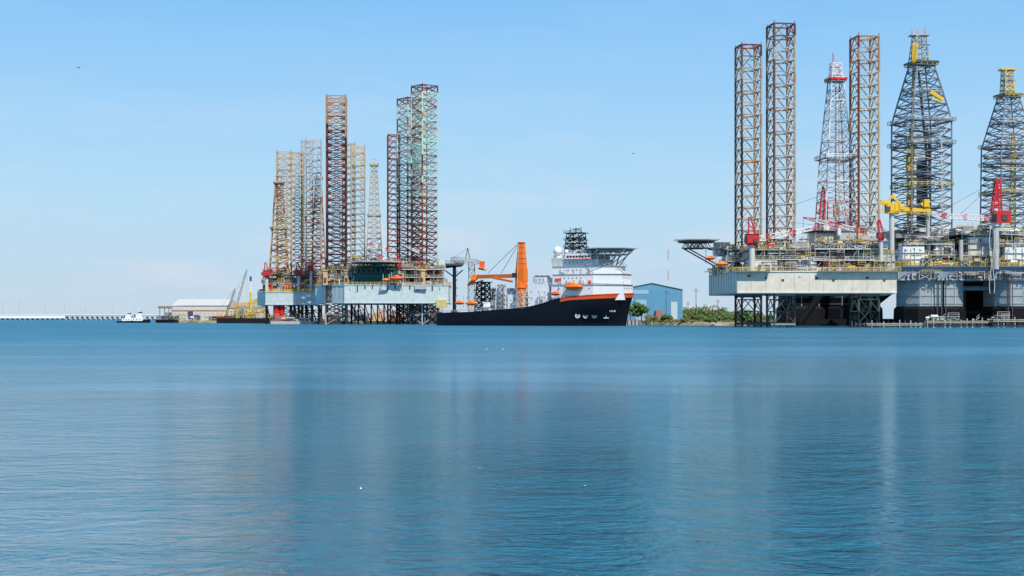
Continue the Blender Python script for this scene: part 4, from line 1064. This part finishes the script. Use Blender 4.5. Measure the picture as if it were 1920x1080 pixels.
Wd=Thing('wooden_dock',(X(1780,525),525,0)); P=Wd.p('deck'); r=random.Random(33)
for a,b,D,py in ((1625,1760,524,606),(1740,1862,520,601.5),(1862,1990,516,599)):
    n=int((X(b,D)-X(a,D))/.9)
    for i in range(n):
        x=X(a,D)+i*.9; P.box(x,x+.8,D+r.uniform(-.2,0),D+3.4,Z(py,D)-.3,Z(py,D)+r.uniform(-.06,.06),'wood')
    for i in range(int(n/2.2)):
        x=X(a,D)+i*2.0+r.uniform(-.3,.3)
        for d in (.2,3): P.cyl((x,D+d,-2),(x+r.uniform(-.15,.15),D+d,Z(py,D)+(r.uniform(.2,1.3) if d<1 else 0)),.22,r.choice(('wood','wood','darkwood','offwhite')),7)
    P.beam((X(a,D),D-.1,Z(py,D)-.7),(X(b,D),D-.1,Z(py,D)-.7),.3,'wood'); P.beam((X(a,D),D-.1,.9),(X(b,D),D-.1,.9),.25,'darkwood')
clutter(P,X(1740,520),X(1900,520),521,523,Z(600,520),1.6,14,['white','wood','offwhite','grey'],97,.5)
for px,py in ((1597,602),(1604,604),(1611,603)): P.cyl((X(px,520),520,-2),(X(px,520),520,Z(py,520)),.3,'darkwood',7)
Wd.build()

def gull(px,py,D,z=None,mat='darkfeather',fly=True,s=1.0):
    T=Thing('seagull',U(px,py,D)); P=T.p('b'); c=U(px,py,D) if z is None else Vector((X(px,D),D,z))
    P.ball(c,.22*s,.09*s,.09*s,mat,8,6); P.ball(c+Vector((.2*s,0,.1*s)),.07*s,.06*s,.06*s,mat,8,6); P.beam(c+Vector((.25*s,0,.1*s)),c+Vector((.34*s,0,.08*s)),.03*s,'yellow')
    P.beam(c-Vector((.2*s,0,0)),c-Vector((.36*s,0,.01)),.1*s,mat,.03*s)
    if fly:
        for sg in (-1,1):
            a=c+Vector((0,sg*.08*s,.04*s)); b=a+Vector((.35*sg*s,sg*.2*s,.22*s)); d=b+Vector((.35*sg*s,sg*.12*s,-.04*s))
            P.add([a-Vector((0,.1*s,0)),a+Vector((0,.12*s,0)),b+Vector((0,.1*s,0)),b-Vector((0,.08*s,0)),d],[(0,1,2,3),(3,2,4)],mat)
    T.build(single=True)
gull(912,653,155,.04,'feather',False,.45); gull(943,654,155,.04,'feather',False,.45)
gull(147,127,260); gull(1187,288,380)

# ================================================================ WATER
me=bpy.data.meshes.new('water')
me.from_pydata([(-12000,-60,0),(12000,-60,0),(12000,22000,0),(-12000,22000,0)],[],[(0,1,2,3)])
wo=bpy.data.objects.new('water',me); bpy.context.scene.collection.objects.link(wo)
m=bpy.data.materials.new('sea_water'); m.use_nodes=True; me.materials.append(m); nt=m.node_tree; N=nt.nodes; L=nt.links
b=N['Principled BSDF']; b.inputs['IOR'].default_value=1.33
tc=N.new('ShaderNodeTexCoord')
def noise(scale,sx,sy,det,rot=0,dist=0,rg=.55):
    mp=N.new('ShaderNodeMapping'); mp.inputs['Scale'].default_value=(sx,sy,1); mp.inputs['Rotation'].default_value=(0,0,rot)
    L.new(tc.outputs['Object'],mp.inputs['Vector']); n=N.new('ShaderNodeTexNoise'); n.inputs['Scale'].default_value=scale; n.inputs['Detail'].default_value=det; n.inputs['Distortion'].default_value=dist
    n.inputs['Roughness'].default_value=rg
    L.new(mp.outputs[0],n.inputs['Vector']); return n.outputs['Fac']
def mul(a,k):
    x=N.new('ShaderNodeMath'); x.operation='MULTIPLY'
    L.new(a,x.inputs[0])
    if isinstance(k,(int,float)): x.inputs[1].default_value=k
    else: L.new(k,x.inputs[1])
    return x.outputs[0]
def add(a,c):
    x=N.new('ShaderNodeMath'); x.operation='ADD'; L.new(a,x.inputs[0]); L.new(c,x.inputs[1]); return x.outputs[0]
patch=noise(.028,.4,1.3,5,.1,1.2)
pr=N.new('ShaderNodeMapRange'); pr.inputs[1].default_value=.36; pr.inputs[2].default_value=.62; pr.inputs[3].default_value=.6; pr.inputs[4].default_value=1.5
L.new(patch,pr.inputs[0])
hsum=add(add(mul(noise(.22,.8,1.2,2,.45,.5),.65),mul(noise(.95,.8,1.3,3,-.45,1.0),.42)),mul(noise(3.6,.8,1.2,5,.6,1.0,.62),.18))
hh=mul(hsum,pr.outputs[0])
bp=N.new('ShaderNodeBump'); bp.inputs['Strength'].default_value=1; bp.inputs['Distance'].default_value=1.0
L.new(hh,bp.inputs['Height']); L.new(bp.outputs[0],b.inputs['Normal'])
cl=N.new('ShaderNodeMix'); cl.data_type='RGBA'; cl.inputs[6].default_value=(.050,.235,.350,1); cl.inputs[7].default_value=(.022,.155,.230,1); L.new(pr.outputs[0],cl.inputs[0]); L.new(cl.outputs[2],b.inputs['Base Color'])
# roughness rises with distance, standing in for ripples the bump filters out
sy=N.new('ShaderNodeSeparateXYZ'); L.new(tc.outputs['Object'],sy.inputs[0])
rr_=N.new('ShaderNodeValToRGB'); dvd=N.new('ShaderNodeMath'); dvd.operation='DIVIDE'; dvd.inputs[1].default_value=600; L.new(sy.outputs[1],dvd.inputs[0]); L.new(dvd.outputs[0],rr_.inputs[0])
ee=rr_.color_ramp.elements; ee[0].position=.03; ee[0].color=(.03,)*3+(1,); ee[1].position=1; ee[1].color=(.42,)*3+(1,)
for p_,v_ in ((.09,.09),(.2,.22),(.4,.34)):
    q=ee.new(p_); q.color=(v_,v_,v_,1)
L.new(rr_.outputs[0],b.inputs['Roughness'])

# ================================================================ SKY / SUN / CAMERA
sc=bpy.context.scene
w=bpy.data.worlds.new('World'); sc.world=w; w.use_nodes=True; nt=w.node_tree; N=nt.nodes; L=nt.links
bg=N['Background']; sky=N.new('ShaderNodeTexSky'); sky.sky_type='NISHITA'; sky.sun_disc=False
el_=math.radians(52); sun=Vector((.42,-.9,0)).normalized()
sky.sun_elevation=el_; sky.sun_rotation=math.atan2(sun.x,sun.y); sky.dust_density=.3; sky.ozone_density=3
tc=N.new('ShaderNodeTexCoord'); sx=N.new('ShaderNodeSeparateXYZ'); L.new(tc.outputs['Generated'],sx.inputs[0])
rp=N.new('ShaderNodeValToRGB'); e=rp.color_ramp.elements
e[0].position=0; e[0].color=(.52,.67,.82,1); e[1].position=1; e[1].color=(.06,.22,.60,1)
for p,c in ((.03,(.51,.69,.87)),(.08,(.47,.73,.94)),(.15,(.36,.67,.98)),(.215,(.25,.58,.98)),(.45,(.13,.38,.82))):
    q=e.new(p); q.color=(*c,1)
L.new(sx.outputs[2],rp.inputs[0])
sc_=N.new('ShaderNodeVectorMath'); sc_.operation='SCALE'; sc_.inputs['Scale'].default_value=10.0; L.new(rp.outputs[0],sc_.inputs[0])
m0=N.new('ShaderNodeMix'); m0.data_type='RGBA'; m0.inputs[0].default_value=.88; L.new(sky.outputs[0],m0.inputs[6]); L.new(sc_.outputs[0],m0.inputs[7])
mp=N.new('ShaderNodeMapping'); mp.inputs['Scale'].default_value=(1,1,4.5)
n=N.new('ShaderNodeTexNoise'); n.inputs['Scale'].default_value=7; n.inputs['Detail'].default_value=9; n.inputs['Roughness'].default_value=.62
L.new(tc.outputs['Generated'],mp.inputs[0]); L.new(mp.outputs[0],n.inputs['Vector'])
cr=N.new('ShaderNodeMapRange'); cr.inputs[1].default_value=.47; cr.inputs[2].default_value=.70; cr.inputs[3].default_value=0; cr.inputs[4].default_value=.75
L.new(n.outputs['Fac'],cr.inputs[0])
bd=N.new('ShaderNodeValToRGB'); be=bd.color_ramp.elements; be[0].position=0; be[0].color=(.5,.5,.5,1); be[1].position=.16; be[1].color=(.12,.12,.12,1)
q=be.new(.05); q.color=(1,1,1,1); q=be.new(.10); q.color=(.4,.4,.4,1); L.new(sx.outputs[2],bd.inputs[0])
cm=N.new('ShaderNodeMath'); cm.operation='MULTIPLY'; L.new(cr.outputs[0],cm.inputs[0]); L.new(bd.outputs[0],cm.inputs[1])
mx=N.new('ShaderNodeMix'); mx.data_type='RGBA'; L.new(cm.outputs[0],mx.inputs[0]); L.new(m0.outputs[2],mx.inputs[6]); mx.inputs[7].default_value=(6.9,7.5,8.5,1)
L.new(mx.outputs[2],bg.inputs[0]); bg.inputs[1].default_value=.1
sl=bpy.data.lights.new('sun','SUN'); sl.energy=5.0; sl.angle=math.radians(.5); sl.color=(1,.94,.85)
so=bpy.data.objects.new('sun',sl); sc.collection.objects.link(so)
dv=Vector((sun.x*math.cos(el_),sun.y*math.cos(el_),math.sin(el_))); so.rotation_euler=dv.to_track_quat('Z','Y').to_euler(); so.location=(0,0,300)
cam=bpy.data.cameras.new('camera'); co=bpy.data.objects.new('camera',cam); sc.collection.objects.link(co); sc.camera=co
cam.sensor_width=36; cam.lens=F/1920*36; co.location=(0,0,H); co.rotation_euler=(math.pi/2,0,0); cam.shift_y=57/1920; cam.clip_end=40000; cam.clip_start=.5
sc.view_settings.view_transform='Standard'; sc.view_settings.look='None'; sc.view_settings.exposure=0
